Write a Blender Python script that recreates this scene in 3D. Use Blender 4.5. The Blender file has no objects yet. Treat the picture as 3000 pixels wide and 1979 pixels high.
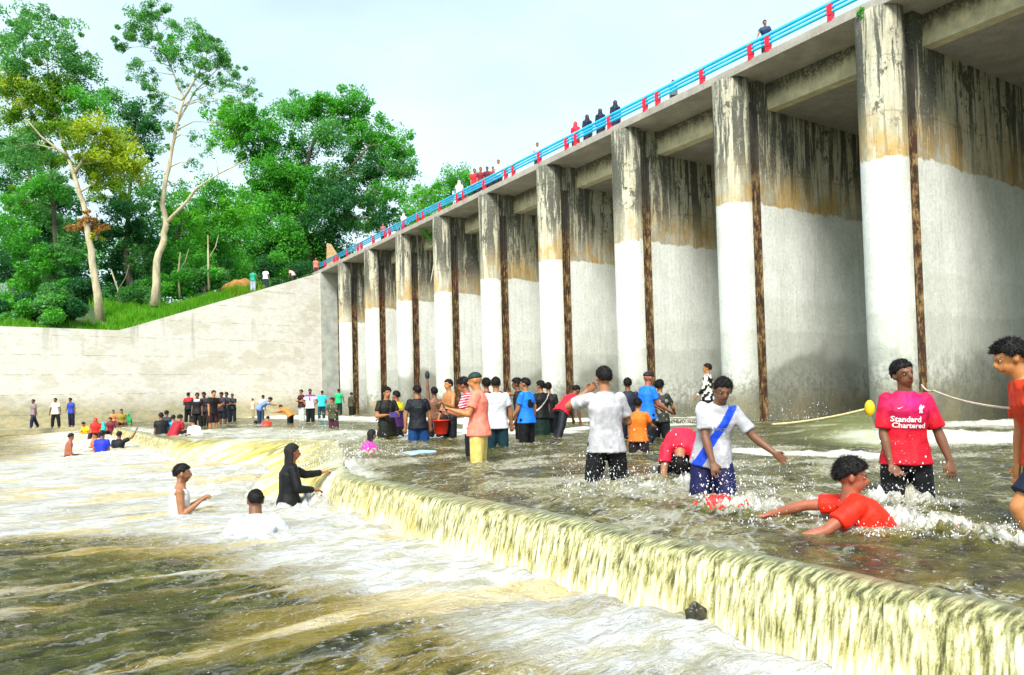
import bpy, bmesh, math, random
import numpy as np
from mathutils import Vector, Matrix, Euler
from mathutils.bvhtree import BVHTree
R = math.radians
scene = bpy.context.scene
COL = scene.collection

# ---------------------------------------------------------------- camera
CAMZ = 0.93
FPX, TH, RO, PCY = 2190.0, 0.0309, 0.0259, 1098.0
cam_d = bpy.data.cameras.new("camera"); cam = bpy.data.objects.new("camera", cam_d); COL.objects.link(cam)
cam_d.sensor_width = 36.0; cam_d.sensor_fit = 'HORIZONTAL'
cam_d.lens = FPX / 3000.0 * 36.0
cam_d.shift_y = (PCY - 989.5) / 3000.0
cam_d.clip_start = 0.05; cam_d.clip_end = 3000
_f = Vector((0, math.cos(TH), math.sin(TH))); _u0 = Vector((0, -math.sin(TH), math.cos(TH))); _r0 = Vector((1, 0, 0))
_r = _r0 * math.cos(RO) - _u0 * math.sin(RO); _u = _u0 * math.cos(RO) + _r0 * math.sin(RO)
M = Matrix(((_r.x, _u.x, -_f.x, 0), (_r.y, _u.y, -_f.y, 0), (_r.z, _u.z, -_f.z, CAMZ), (0, 0, 0, 1)))
cam.matrix_world = M
scene.camera = cam
scene.render.resolution_x = 1024; scene.render.resolution_y = 675

# ---------------------------------------------------------------- world, sun, exposure
SUN_EL, SUN_AZ = R(46), R(193)       # azimuth clockwise from +Y
world = bpy.data.worlds.new("World"); scene.world = world; world.use_nodes = True
wn = world.node_tree; wn.nodes.clear()
def N(nt, t, **kw):
    n = nt.nodes.new(t)
    for k, v in kw.items(): setattr(n, k, v)
    return n
sky = N(wn, 'ShaderNodeTexSky', sky_type='NISHITA', sun_disc=False, sun_elevation=SUN_EL, sun_rotation=SUN_AZ,
        altitude=0, air_density=1.3, dust_density=2.0, ozone_density=1.0)
bg = N(wn, 'ShaderNodeBackground'); out = N(wn, 'ShaderNodeOutputWorld')
tc = N(wn, 'ShaderNodeTexCoord'); mp = N(wn, 'ShaderNodeMapping'); mp.inputs['Scale'].default_value = (1, 1, 2.2)
nz = N(wn, 'ShaderNodeTexNoise'); nz.inputs['Scale'].default_value = 2.0; nz.inputs['Detail'].default_value = 5
cr = N(wn, 'ShaderNodeValToRGB'); cr.color_ramp.elements[0].position = 0.28; cr.color_ramp.elements[1].position = 0.72
cr.color_ramp.elements[0].color = (.48, .48, .48, 1); cr.color_ramp.elements[1].color = (1, 1, 1, 1)
mx = N(wn, 'ShaderNodeMix', data_type='RGBA'); mx.inputs[7].default_value = (6.4, 8.1, 9.1, 1)
L = wn.links.new
L(tc.outputs['Generated'], mp.inputs[0]); L(mp.outputs[0], nz.inputs['Vector']); L(nz.outputs[0], cr.inputs[0])
L(cr.outputs[0], mx.inputs[0]); L(sky.outputs[0], mx.inputs[6]); L(mx.outputs[2], bg.inputs[0]); L(bg.outputs[0], out.inputs[0])
bg.inputs[1].default_value = 0.1155
sd = bpy.data.lights.new("sun", 'SUN'); sun = bpy.data.objects.new("sun", sd); COL.objects.link(sun)
sd.energy = 4.0; sd.angle = R(22); sd.color = (1.0, .96, .88)
_sv = Vector((math.sin(SUN_AZ) * math.cos(SUN_EL), math.cos(SUN_AZ) * math.cos(SUN_EL), math.sin(SUN_EL)))
sun.rotation_euler = _sv.to_track_quat('Z', 'Y').to_euler()
scene.view_settings.view_transform = 'Standard'; scene.view_settings.look = 'None'
scene.view_settings.exposure = 0.52; scene.view_settings.gamma = 1.0
scene.render.engine = 'CYCLES'

# ---------------------------------------------------------------- geometry of the place
AL = 0.5709
SA, CA = math.sin(AL), math.cos(AL)
DIR = Vector((-SA, CA, 0)); NRM = Vector((CA, SA, 0))     # along the sluice, and upstream through it
def TU(t, u, z=0.0): return Vector((CA * t - SA * u, SA * t + CA * u, z))
def tu_of(p): return p.x * CA + p.y * SA, -p.x * SA + p.y * CA
def ray(px, py):
    a, b = px - 1500.0, py - PCY
    v = _r * a - _u * b + _f * FPX
    return v / v.y                               # one metre of depth
def at_z(px, py, z):
    v = ray(px, py); k = (z - CAMZ) / v.z; return Vector((v.x * k, v.y * k, z))
def at_d(px, py, d):
    v = ray(px, py) * d; return Vector((v.x, v.y, v.z + CAMZ))
def mpp(d): return d / FPX                       # metres per photo pixel at depth d
LOWZ = -0.46
SOF = 10.93                                       # height of the deck soffit
PT, PU, PS = 19.16, 11.17, 5.056                  # pier centres: t, first u, spacing
CREST = 3.45

# ---------------------------------------------------------------- helpers
def link(o, parent=None):
    COL.objects.link(o)
    if parent is not None: o.parent = parent
    return o
def tag(o, label=None, cat=None, group=None, kind=None):
    if label: o['label'] = label
    if cat: o['category'] = cat
    if group: o['group'] = group
    if kind: o['kind'] = kind
    return o
def empty(name, loc=(0, 0, 0), rz=0, parent=None):
    o = bpy.data.objects.new(name, None); o.location = loc; o.rotation_euler = (0, 0, rz); o.empty_display_size = .2
    return link(o, parent)
def mesh_np(name, V, F, mat=None, parent=None, smooth=False, col=None, uv=None):
    """V (n,3) array, F (m,k) array or list of lists"""
    me = bpy.data.meshes.new(name); V = np.asarray(V, dtype=np.float32)
    if isinstance(F, np.ndarray):
        k = F.shape[1]; m = F.shape[0]
        me.vertices.add(len(V)); me.vertices.foreach_set('co', V.ravel())
        me.loops.add(m * k); me.loops.foreach_set('vertex_index', F.astype(np.int32).ravel())
        me.polygons.add(m); me.polygons.foreach_set('loop_start', np.arange(0, m * k, k, dtype=np.int32))
        me.update(calc_edges=True)
    else:
        me.from_pydata([tuple(map(float, v)) for v in V], [], [tuple(f) for f in F]); me.update()
    if smooth: me.polygons.foreach_set('use_smooth', np.ones(len(me.polygons), dtype=bool))
    if col is not None: set_col(me, col)
    if uv is not None:
        l = me.uv_layers.new(name='flow'); idx = np.empty(len(me.loops), dtype=np.int32); me.loops.foreach_get('vertex_index', idx)
        l.data.foreach_set('uv', np.asarray(uv, dtype=np.float32)[idx].ravel())
    if mat:
        for m_ in (mat if isinstance(mat, (list, tuple)) else [mat]): me.materials.append(m_)
    return link(bpy.data.objects.new(name, me), parent)
def set_col(me, col, name='Col'):
    c = np.ones((len(me.vertices), 4), dtype=np.float32); col = np.asarray(col, dtype=np.float32)
    c[:, :col.shape[1]] = col
    a = me.color_attributes.new(name, 'FLOAT_COLOR', 'POINT'); a.data.foreach_set('color', c.ravel())
class MB:
    """collects shapes into one mesh"""
    def __init__(s): s.V = []; s.F = []; s.n = 0
    def add(s, V, F):
        V = [tuple(v) for v in V]; s.V += V; s.F += [[i + s.n for i in f] for f in F]; s.n += len(V); return s
    def box(s, c, h, ax=None):
        ax = ax or (Vector((1, 0, 0)), Vector((0, 1, 0)), Vector((0, 0, 1))); c = Vector(c)
        V = [c + ax[0] * h[0] * i + ax[1] * h[1] * j + ax[2] * h[2] * k for i in (-1, 1) for j in (-1, 1) for k in (-1, 1)]
        return s.add(V, [(0, 1, 3, 2), (4, 6, 7, 5), (0, 4, 5, 1), (2, 3, 7, 6), (0, 2, 6, 4), (1, 5, 7, 3)])
    def prism(s, poly, z0, z1):
        n = len(poly); V = [(p[0], p[1], z0) for p in poly] + [(p[0], p[1], z1) for p in poly]
        F = [(i, (i + 1) % n, (i + 1) % n + n, i + n) for i in range(n)] + [tuple(range(n))[::-1], tuple(range(n, 2 * n))]
        return s.add(V, F)
    def tube(s, pts, rad, k=8):
        pts = [Vector(p) for p in pts]; rad = rad if isinstance(rad, (list, tuple)) else [rad] * len(pts)
        V = []; F = []; up = None
        for i, p in enumerate(pts):
            d = (pts[min(i + 1, len(pts) - 1)] - pts[max(i - 1, 0)]).normalized()
            if up is None: up = d.orthogonal().normalized()
            up = (up - d * up.dot(d)).normalized(); w = d.cross(up)
            for j in range(k):
                a = 2 * math.pi * j / k; V.append(p + (up * math.cos(a) + w * math.sin(a)) * rad[i])
        for i in range(len(pts) - 1):
            for j in range(k):
                F.append((i * k + j, i * k + (j + 1) % k, (i + 1) * k + (j + 1) % k, (i + 1) * k + j))
        F.append(tuple(range(k))[::-1]); F.append(tuple(range((len(pts) - 1) * k, len(pts) * k)))
        return s.add(V, F)
    def build(s, name, mat, parent=None, smooth=False):
        return mesh_np(name, np.array(s.V), s.F, mat, parent, smooth)
def lin(h):
    """'#rrggbb' as seen -> linear base colour"""
    if not isinstance(h, str): return tuple(h)
    v = [int(h[i:i + 2], 16) / 255 for i in (1, 3, 5)]
    return tuple((c / 12.92 if c <= .04045 else ((c + .055) / 1.055) ** 2.4) for c in v)

# value noise in numpy
def _h(ix, iy, iz, seed):
    n = (ix.astype(np.int64) * 374761393 + iy.astype(np.int64) * 668265263 + iz.astype(np.int64) * 2147483647 + seed * 974711) & 0x7fffffff
    n = ((n ^ (n >> 13)) * 1274126177) & 0x7fffffff
    n = n ^ (n >> 16)
    return (n & 0xffff) / 65535.0
def vn3(x, y, z, seed=0):
    ix, iy, iz = np.floor(x), np.floor(y), np.floor(z); fx, fy, fz = x - ix, y - iy, z - iz
    fx, fy, fz = [f * f * (3 - 2 * f) for f in (fx, fy, fz)]
    r = 0
    for a in (0, 1):
        for b in (0, 1):
            for c in (0, 1):
                w = (fx if a else 1 - fx) * (fy if b else 1 - fy) * (fz if c else 1 - fz)
                r = r + w * _h(ix + a, iy + b, iz + c, seed)
    return r * 2 - 1
def vn2(x, y, seed=0): return vn3(x, y, np.zeros_like(x) + .5 * 0, seed)
def fbm2(x, y, seed=0, oct=4, g=.5):
    r = 0; a = 1; t = 0
    for i in range(oct):
        r = r + a * vn2(x * 2 ** i + 17.3 * i, y * 2 ** i - 9.1 * i, seed + i); t += a; a *= g
    return r / t
def sstep(a, b, x): q = np.clip((x - a) / (b - a), 0, 1); return q * q * (3 - 2 * q)

# ---------------------------------------------------------------- materials
def newmat(name):
    m = bpy.data.materials.new(name); m.use_nodes = True; nt = m.node_tree; b = nt.nodes['Principled BSDF']; return m, nt, b
def noise(nt, scale, detail=4, rough=.55, vec=None, sc=None, kind='Object'):
    n = N(nt, 'ShaderNodeTexNoise'); n.inputs['Scale'].default_value = scale; n.inputs['Detail'].default_value = detail
    n.inputs['Roughness'].default_value = rough
    if vec is None:
        if kind == 'World': vec = N(nt, 'ShaderNodeNewGeometry').outputs['Position']
        else: vec = N(nt, 'ShaderNodeTexCoord').outputs[kind]
    if sc is not None:
        mp_ = N(nt, 'ShaderNodeMapping'); mp_.inputs['Scale'].default_value = sc; nt.links.new(vec, mp_.inputs[0]); vec = mp_.outputs[0]
    nt.links.new(vec, n.inputs['Vector']); return n.outputs[0]
def ramp(nt, x, stops):
    r = N(nt, 'ShaderNodeValToRGB'); e = r.color_ramp.elements
    while len(e) < len(stops): e.new(.5)
    for q, (p, c) in zip(e, stops):
        q.position = p; q.color = (c if isinstance(c, tuple) else (c, c, c)) + (1,)
    nt.links.new(x, r.inputs[0]); return r.outputs[0]
def mixc(nt, f, a, b, mode='MIX'):
    m = N(nt, 'ShaderNodeMix', data_type='RGBA', blend_type=mode)
    for s, v in ((0, f), (6, a), (7, b)):
        if isinstance(v, (int, float)): m.inputs[s].default_value = v
        elif isinstance(v, tuple): m.inputs[s].default_value = v + (1,)
        else: nt.links.new(v, m.inputs[s])
    return m.outputs[2]
def mth(nt, op, a, b=0.0, c=0.0):
    m = N(nt, 'ShaderNodeMath', operation=op)
    for i, v in enumerate((a, b, c)):
        if isinstance(v, (int, float)): m.inputs[i].default_value = v
        else: nt.links.new(v, m.inputs[i])
    return m.outputs[0]
def mrange(nt, x, a, b, c=0., d=1.):
    m = N(nt, 'ShaderNodeMapRange'); m.interpolation_type = 'SMOOTHSTEP'; nt.links.new(x, m.inputs[0])
    for i, v in enumerate((a, b, c, d)): m.inputs[i + 1].default_value = v
    return m.outputs[0]
def bump(nt, b, h, strength=.4, dist=.02):
    bn = N(nt, 'ShaderNodeBump'); bn.inputs['Strength'].default_value = strength; bn.inputs['Distance'].default_value = dist
    nt.links.new(h, bn.inputs['Height']); nt.links.new(bn.outputs[0], b.inputs['Normal'])
_mc = {}
def simple(name, c, rough=.6, metal=0., var=.25, sc=6., bs=.2):
    if name in _mc: return _mc[name]
    m, nt, b = newmat(name); c = lin(c)
    n = noise(nt, sc); d = tuple(x * (1 - var) for x in c); l = tuple(min(1, x * (1 + var)) for x in c)
    nt.links.new(ramp(nt, n, [(.3, d), (.7, l)]), b.inputs['Base Color'])
    b.inputs['Roughness'].default_value = rough; b.inputs['Metallic'].default_value = metal
    if bs: bump(nt, b, noise(nt, sc * 6), bs, .01)
    _mc[name] = m; return m
def vcol(name, rough=.7, bs=.3, sc=60., sheen=0., var=.12, spec=.5):
    if name in _mc: return _mc[name]
    m, nt, b = newmat(name); a = N(nt, 'ShaderNodeVertexColor', layer_name='Col')
    n = noise(nt, sc * .3); f = mrange(nt, n, .3, .7, 1 - var, 1 + var)
    cc = N(nt, 'ShaderNodeMix', data_type='RGBA', blend_type='MULTIPLY'); cc.inputs[0].default_value = 1
    nt.links.new(a.outputs[0], cc.inputs[6]); g = N(nt, 'ShaderNodeCombineColor')
    for i in range(3): nt.links.new(f, g.inputs[i])
    nt.links.new(g.outputs[0], cc.inputs[7]); nt.links.new(cc.outputs[2], b.inputs['Base Color'])
    b.inputs['Roughness'].default_value = rough; b.inputs['Specular IOR Level'].default_value = spec
    if bs: bump(nt, b, noise(nt, sc), bs, .006)
    _mc[name] = m; return m
# ================================================================ CONCRETE
def concrete_pier(name, wall=0.0):
    m, nt, b = newmat(name); l = nt.links.new
    g = N(nt, 'ShaderNodeNewGeometry').outputs['Position']
    sp = N(nt, 'ShaderNodeSeparateXYZ'); l(g, sp.inputs[0]); z = sp.outputs[2]
    wob = mth(nt, 'MULTIPLY_ADD', noise(nt, .9, 5, .65, g), .9, -.45)
    fine = mth(nt, 'MULTIPLY_ADD', noise(nt, 7, 4, .6, g), .22, -.11)
    rnd = mth(nt, 'MULTIPLY_ADD', N(nt, 'ShaderNodeObjectInfo').outputs['Random'], .55, -.27)
    zz = mth(nt, 'ADD', mth(nt, 'ADD', mth(nt, 'ADD', z, rnd), mth(nt, 'MULTIPLY', wob, .6)), fine)
    streak = noise(nt, 1.0, 6, .7, g, (2.6, 2.6, .16))
    streak2 = noise(nt, 1.0, 7, .75, g, (5.5, 5.5, .5))
    blot = noise(nt, 1.1, 6, .7, g, (1, 1, .6))
    grain = noise(nt, 9, 7, .75, g)
    # whitewash below
    white = mixc(nt, mrange(nt, blot, .3, .75), (.86, .875, .83), (.66, .68, .62))
    vst = noise(nt, 1.0, 5, .6, g, (7, 7, .35))
    white = mixc(nt, mrange(nt, vst, .52, .8, 0, .45), white, (.42, .43, .36))
    tide = mrange(nt, zz, 3.7, 3.85)                         # older limewash line
    white = mixc(nt, tide, mixc(nt, .22, white, (.52, .54, .42)), white)
    low = mrange(nt, zz, 2.65, 2.8)
    white = mixc(nt, low, mixc(nt, .30, white, (.38, .40, .34)), white)
    speck = noise(nt, 5, 8, .8, g)
    damp = mth(nt, 'MULTIPLY', mrange(nt, zz, 2.3, .7), mrange(nt, speck, .47, .56))
    white = mixc(nt, mth(nt, 'MULTIPLY', damp, .6), white, (.09, .095, .07))
    foot = mrange(nt, zz, 1.25, .1)
    white = mixc(nt, mth(nt, 'MULTIPLY', foot, .8), white, mixc(nt, mrange(nt, blot, .4, .6), (.36, .27, .09), (.13, .13, .09)))
    wet = mrange(nt, mth(nt, 'SUBTRACT', z, mth(nt, 'MULTIPLY_ADD', noise(nt, .22, 3, .5, g), 9., -3.1)), .5, -.5)
    white = mixc(nt, mth(nt, 'MULTIPLY', wet, .62), white, (.12, .125, .085))
    # old stained concrete above
    old = mixc(nt, mrange(nt, streak2, .35, .65), (.46, .43, .30), (.84, .79, .60))
    ochre = mth(nt, 'MULTIPLY', mrange(nt, zz, 8.9, 7.0), mrange(nt, blot, .40, .60))
    old = mixc(nt, mth(nt, 'MULTIPLY', ochre, .9), old, (.62, .38, .10))
    mould = mth(nt, 'MULTIPLY', mrange(nt, streak, .50, .53), mrange(nt, zz, 6.9, 8.8, .35, 1.))
    mould = mth(nt, 'MAXIMUM', mould, mth(nt, 'MULTIPLY', mrange(nt, streak2, .545, .57), mrange(nt, zz, 7.4, 9.6, .15, 1)))
    ob = N(nt, 'ShaderNodeSeparateXYZ'); l(N(nt, 'ShaderNodeTexCoord').outputs['Object'], ob.inputs[0]); yy = mth(nt, 'ADD', ob.outputs[1], mth(nt, 'MULTIPLY_ADD', streak2, .9, -.45))
    slotm = mth(nt, 'MULTIPLY', mrange(nt, yy, -.15, .15), mrange(nt, yy, 2.3, 1.3)); slotm = mth(nt, 'MULTIPLY', slotm, mrange(nt, streak2, .45, .50))
    slotm = mth(nt, 'MULTIPLY', slotm, mrange(nt, zz, 6.9, 8.2, .5, 1)); mould = mth(nt, 'MAXIMUM', mould, slotm)
    topm = mth(nt, 'MULTIPLY', mrange(nt, zz, 9.0, 11.2), mrange(nt, streak2, .42, .52)); mould = mth(nt, 'MAXIMUM', mould, topm)
    bm_ = mth(nt, 'MULTIPLY', mrange(nt, noise(nt, 1.5, 8, .78, g, (1, 1, .7)), .555, .60), mrange(nt, zz, 7.2, 8.4, .3, 1)); mould = mth(nt, 'MAXIMUM', mould, bm_)
    mould = mth(nt, 'MULTIPLY', mould, mrange(nt, grain, .3, .5, .55, 1.))
    old = mixc(nt, mth(nt, 'MULTIPLY', mould, .94), old, (.022, .027, .022))
    joint = mth(nt, 'LESS_THAN', mth(nt, 'ABSOLUTE', mth(nt, 'SUBTRACT', mth(nt, 'FRACT', mth(nt, 'DIVIDE', zz, 1.45)), .5)), .012)
    old = mixc(nt, mth(nt, 'MULTIPLY', joint, .35), old, (.06, .06, .045))
    sel = mrange(nt, zz, 6.74, 6.80)
    c = mixc(nt, sel, white, old)
    c = mixc(nt, mrange(nt, grain, .35, .7, .0, .3), c, (.30, .29, .22))
    l(c, b.inputs['Base Color']); b.inputs['Roughness'].default_value = .85
    bump(nt, b, mth(nt, 'ADD', mth(nt, 'ADD', grain, mth(nt, 'MULTIPLY', blot, .8)), mth(nt, 'MULTIPLY', vst, .8)), .55, .04)
    return m
M_PIER = concrete_pier('pier_concrete')
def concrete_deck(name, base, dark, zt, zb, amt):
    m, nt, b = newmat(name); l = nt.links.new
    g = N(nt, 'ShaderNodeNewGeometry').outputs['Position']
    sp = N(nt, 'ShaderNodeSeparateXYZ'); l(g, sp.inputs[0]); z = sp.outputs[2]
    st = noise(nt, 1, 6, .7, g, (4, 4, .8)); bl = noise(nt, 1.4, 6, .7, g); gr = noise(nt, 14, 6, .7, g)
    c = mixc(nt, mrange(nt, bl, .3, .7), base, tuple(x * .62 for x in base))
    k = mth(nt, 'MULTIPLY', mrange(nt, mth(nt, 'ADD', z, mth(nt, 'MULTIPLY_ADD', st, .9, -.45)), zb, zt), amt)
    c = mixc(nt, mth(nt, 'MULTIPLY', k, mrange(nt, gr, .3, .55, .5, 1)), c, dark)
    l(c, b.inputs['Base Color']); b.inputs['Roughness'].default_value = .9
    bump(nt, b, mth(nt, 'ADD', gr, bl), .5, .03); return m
M_FASC = concrete_deck('deck_concrete', (.62, .57, .50), (.20, .18, .14), 10.6, 12.0, .6)
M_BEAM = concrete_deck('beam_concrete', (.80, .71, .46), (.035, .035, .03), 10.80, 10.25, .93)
def rust_mat():
    m, nt, b = newmat('rusty_steel'); l = nt.links.new
    g = N(nt, 'ShaderNodeNewGeometry').outputs['Position']
    a = noise(nt, 5, 7, .75, g, (1, 1, .5)); c = noise(nt, 1, 4, .6, g, (2, 2, .35))
    col = ramp(nt, a, [(.3, (.015, .012, .01)), (.48, (.07, .035, .018)), (.58, (.34, .22, .08)), (.75, (.60, .53, .38))])
    col = mixc(nt, mth(nt, 'MULTIPLY', mrange(nt, c, .56, .66), .6), col, (.18, .04, .025))
    sz = N(nt, 'ShaderNodeSeparateXYZ'); l(g, sz.inputs[0]); dk = mrange(nt, mth(nt, 'ADD', sz.outputs[2], mth(nt, 'MULTIPLY_ADD', a, 2., -1.)), 7.3, 8.6)
    col = mixc(nt, mth(nt, 'MULTIPLY', dk, .9), col, (.03, .032, .026))
    l(col, b.inputs['Base Color']); b.inputs['Roughness'].default_value = .8; bump(nt, b, a, .6, .03); return m
M_RUST = rust_mat()
M_BLACKM = simple('black_mould', (.025, .03, .025), .9, var=.5)

# ---------------------------------------------------------------- the sluice
sl = empty('sluice_bridge', TU(PT, PU + 4 * PS, 0))
tag(sl, 'long mould stained concrete sluice bridge with round nosed piers and blue rails', 'bridge')
inv = Matrix.Translation(-sl.location)
def to_sl(o):
    o.parent = sl; o.matrix_parent_inverse = inv; return o
RN = .6
def pier_mesh():
    half = []
    for k in range(0, 17):
        a = math.pi / 2 * k / 16; half.append((RN * math.sin(a), -RN * math.cos(a)))
    half += [(RN, .10), (RN - .2, .10), (RN - .2, .55), (RN, .55), (RN, 11.0)]
    poly = half + [(-x, y) for x, y in half[::-1]][:-1]
    # local x = along the bridge (u), local y = upstream (t)
    zs = [-1.6] + [i * .6 for i in range(0, 18)] + [SOF]
    V = []; F = []; n = len(poly)
    for z in zs:
        for (x, y) in poly: V.append((x, y, z))
    for i in range(len(zs) - 1):
        for j in range(n): F.append((i * n + j, i * n + (j + 1) % n, (i + 1) * n + (j + 1) % n, (i + 1) * n + j))
    F.append(tuple(range(n))[::-1]); F.append(tuple(range((len(zs) - 1) * n, len(zs) * n)))
    bm = bmesh.new(); vs = [bm.verts.new(v) for v in V]
    for f in F: bm.faces.new([vs[i] for i in f])
    bmesh.ops.recalc_face_normals(bm, faces=bm.faces)
    me = bpy.data.meshes.new('pier'); 
    for f in bm.faces:
        c = f.calc_center_median()
        if abs(f.normal.z) < .5 and c.y < 0: f.smooth = True
    bm.to_mesh(me); bm.free(); me.materials.append(M_PIER); return me
RZ = math.atan2(-CA, SA)                                       # local y -> upstream
pm = pier_mesh()
chm = {}
for sx in (1, -1):
    mb = MB(); x0 = sx * (RN - .17)
    mb.box((x0, .325, 4.4), (.012, .19, 5.5)); mb.box((x0 + sx * .09, .145, 4.4), (.075, .012, 5.5)); mb.box((x0 + sx * .09, .505, 4.4), (.075, .012, 5.5))
    mb.box((x0 + sx * .075, .26, 4.4), (.05, .012, 5.5)); mb.box((x0 + sx * .05, .39, 4.4), (.035, .03, 5.5))
    me = bpy.data.meshes.new('gate_channel'); me.from_pydata([tuple(v) for v in mb.V], [], mb.F); me.materials.append(M_RUST); chm[sx] = me
for i in range(-1, 9):
    c = TU(PT, PU + i * PS)
    p = bpy.data.objects.new('pier', pm); COL.objects.link(p); p.location = c - sl.location; p.rotation_euler = (0, 0, RZ); p.parent = sl
    for sx in (1, -1):
        g = bpy.data.objects.new('gate_channel', chm[sx]); COL.objects.link(g); g.parent = p
U0, U1 = PU - 1.6 * PS, PU + 8.86 * PS + .6
UE = PU + 9 * PS - .75                                           # face of the far abutment
def slab(name, t0, t1, u0, u1, z0, z1, mat, seg=1):
    mb = MB(); mb.prism([TU(t0, u0)[:2], TU(t1, u0)[:2], TU(t1, u1)[:2], TU(t0, u1)[:2]], z0, z1)
    o = mb.build(name, mat)
    return to_sl(o)
slab('deck_slab', PT - .46, PT + 8.0, U0, UE + 4.5, SOF + .003, SOF + .24, M_FASC)
slab('kerb', PT - .43, PT - .12, U0, UE + 4.5, SOF + .243, SOF + .27, M_FASC)
slab('soffit_slab', PT + 1.42, PT + 7.5, U0, UE, SOF - .85, SOF - .55, M_FASC)
for i in range(-2, 9):
    ua = PU + i * PS + RN - .02; ub = PU + (i + 1) * PS - RN + .02
    if i == 8: ub = UE
    if i == -2: ua = U0
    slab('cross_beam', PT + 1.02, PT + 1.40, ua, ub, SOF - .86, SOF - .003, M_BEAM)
    slab('bay_blocker', PT + 7.6, PT + 8.0, ua, ub, 5.5, SOF - .86, M_PIER)  # added panel across the back of the bay, makes the open end look dark
# abutment at the far end
mb = MB(); mb.prism([TU(PT - .5, UE)[:2], TU(PT + 11, UE)[:2], TU(PT + 11, UE + 3)[:2], TU(PT - .5, UE + 3)[:2]], -1.6, SOF)
M_ABUT = concrete_deck('abutment_concrete', (.50, .52, .46), (.12, .12, .10), .3, 1.9, .8)
to_sl(mb.build('abutment', M_ABUT))
for dt in (.9, 1.5):
    mb = MB(); c = TU(PT + dt, UE - .03, 4.2); mb.box(c, (.09, .03, 5.4), (NRM, DIR, Vector((0, 0, 1)))); to_sl(mb.build('gate_channel', M_RUST))
# railing
M_RED = simple('red_post_paint', '#e81c38', .5, var=.25, sc=3)
M_BLUE = simple('blue_rail_paint', '#28c0f2', .4, var=.18, sc=2)
M_WHITE = simple('white_post_paint', '#e0dcd8', .6, var=.12, sc=4)
rail = empty('railing', (0, 0, 0)); to_sl(rail)
RT = PT - .40
for h, r in ((.50, .045), (.62, .04), (.75, .055)):
    mb = MB(); mb.tube([TU(RT, U0, SOF + h), TU(RT, (U0 + UE) / 2, SOF + h), TU(RT, UE + .5, SOF + h)], r, 10)
    mb.build('rail_pipe', M_BLUE, rail, True)
post = MB(); post.box((0, 0, .54), (.07, .08, .15)); post.box((0, 0, .705), (.055, .055, .018)); post.box((0, 0, .30), (.07, .07, .07))
pme = bpy.data.meshes.new('rail_post'); pme.from_pydata(post.V, [], post.F); pme.materials.append(M_RED)
us = []
k = 0
base_u = PU + 1.15
while base_u - 4.74 > U0: base_u -= 4.74
u = base_u
while u < UE + .5:
    us += [u, u + 2.1, u + 2.75]; u += 4.74
for u in us:
    if u > UE + .4: continue
    o = bpy.data.objects.new('rail_post', pme); COL.objects.link(o); o.location = TU(RT, u, SOF); o.rotation_euler = (0, 0, RZ); o.parent = rail

# ---------------------------------------------------------------- wing wall
WA = TU(PT - .5, UE + .1); WB = Vector((-30.2, 44.2, 0)); WD = (WB - WA)
def wall_pt(k): return WA + WD * k
def wall_top(k):
    if k < .69: return SOF - .02 - (SOF - 5.95) * (k / .69)
    return 5.95
def wing_mat():
    m, nt, b = newmat('wing_wall_concrete'); l = nt.links.new
    g = N(nt, 'ShaderNodeNewGeometry').outputs['Position']
    sp = N(nt, 'ShaderNodeSeparateXYZ'); l(g, sp.inputs[0]); z = sp.outputs[2]
    bl = noise(nt, .45, 6, .65, g, (1, 1, 1.6)); b2 = noise(nt, 2.2, 7, .72, g, (1, 1, 2)); gr = noise(nt, 12, 6, .7, g); ln = noise(nt, 1, 5, .6, g, (.5, .5, 5.))
    c = mixc(nt, mrange(nt, b2, .35, .7), (.80, .76, .68), (.66, .62, .54))
    c = mixc(nt, mrange(nt, bl, .50, .60, 0, .55), c, (.56, .51, .38))
    c = mixc(nt, mrange(nt, ln, .54, .68, 0, .22), c, (.50, .47, .38))
    zz = mth(nt, 'ADD', z, mth(nt, 'MULTIPLY_ADD', b2, .14, -.07))
    fr = mth(nt, 'ABSOLUTE', mth(nt, 'SUBTRACT', mth(nt, 'FRACT', mth(nt, 'DIVIDE', zz, 1.22)), .5))
    j = mth(nt, 'MULTIPLY', mrange(nt, fr, .028, .008), mrange(nt, b2, .42, .62))
    c = mixc(nt, mth(nt, 'MULTIPLY', j, .38), c, (.30, .29, .24))
    damp = mrange(nt, mth(nt, 'ADD', z, mth(nt, 'MULTIPLY_ADD', bl, 3.2, -1.6)), 2.0, .5)
    c = mixc(nt, mth(nt, 'MULTIPLY', damp, .8), c, mixc(nt, mrange(nt, b2, .4, .6), (.46, .37, .15), (.27, .26, .13)))
    vs = noise(nt, 1, 4, .6, g, (1.2, 1.2, .12)); up = mrange(nt, z, 3.2, 6.2)
    c = mixc(nt, mth(nt, 'MULTIPLY', mrange(nt, vs, .56, .66), mth(nt, 'MULTIPLY', up, .45)), c, (.30, .30, .22))
    c = mixc(nt, mrange(nt, gr, .4, .7, 0, .22), c, (.35, .34, .28))
    l(c, b.inputs['Base Color']); b.inputs['Roughness'].default_value = .88
    bump(nt, b, mth(nt, 'ADD', gr, mth(nt, 'MULTIPLY', j, -1.2)), .5, .03); return m
M_WING = wing_mat()
wb_n = Vector((WD.y, -WD.x, 0)).normalized()
if wb_n.x < 0: wb_n = -wb_n                                       # towards the water
ks = [0, .1, .2, .3, .4, .5, .6, .66, .69, .72, .8, 1, 1.3, 1.7, 2.1]
V = []; F = []
for k in ks:
    p = wall_pt(k); zt = wall_top(k); q = p - wb_n * .45
    V += [(p.x, p.y, -1.5), (p.x, p.y, zt), (q.x, q.y, zt), (q.x, q.y, -1.5)]
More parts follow.
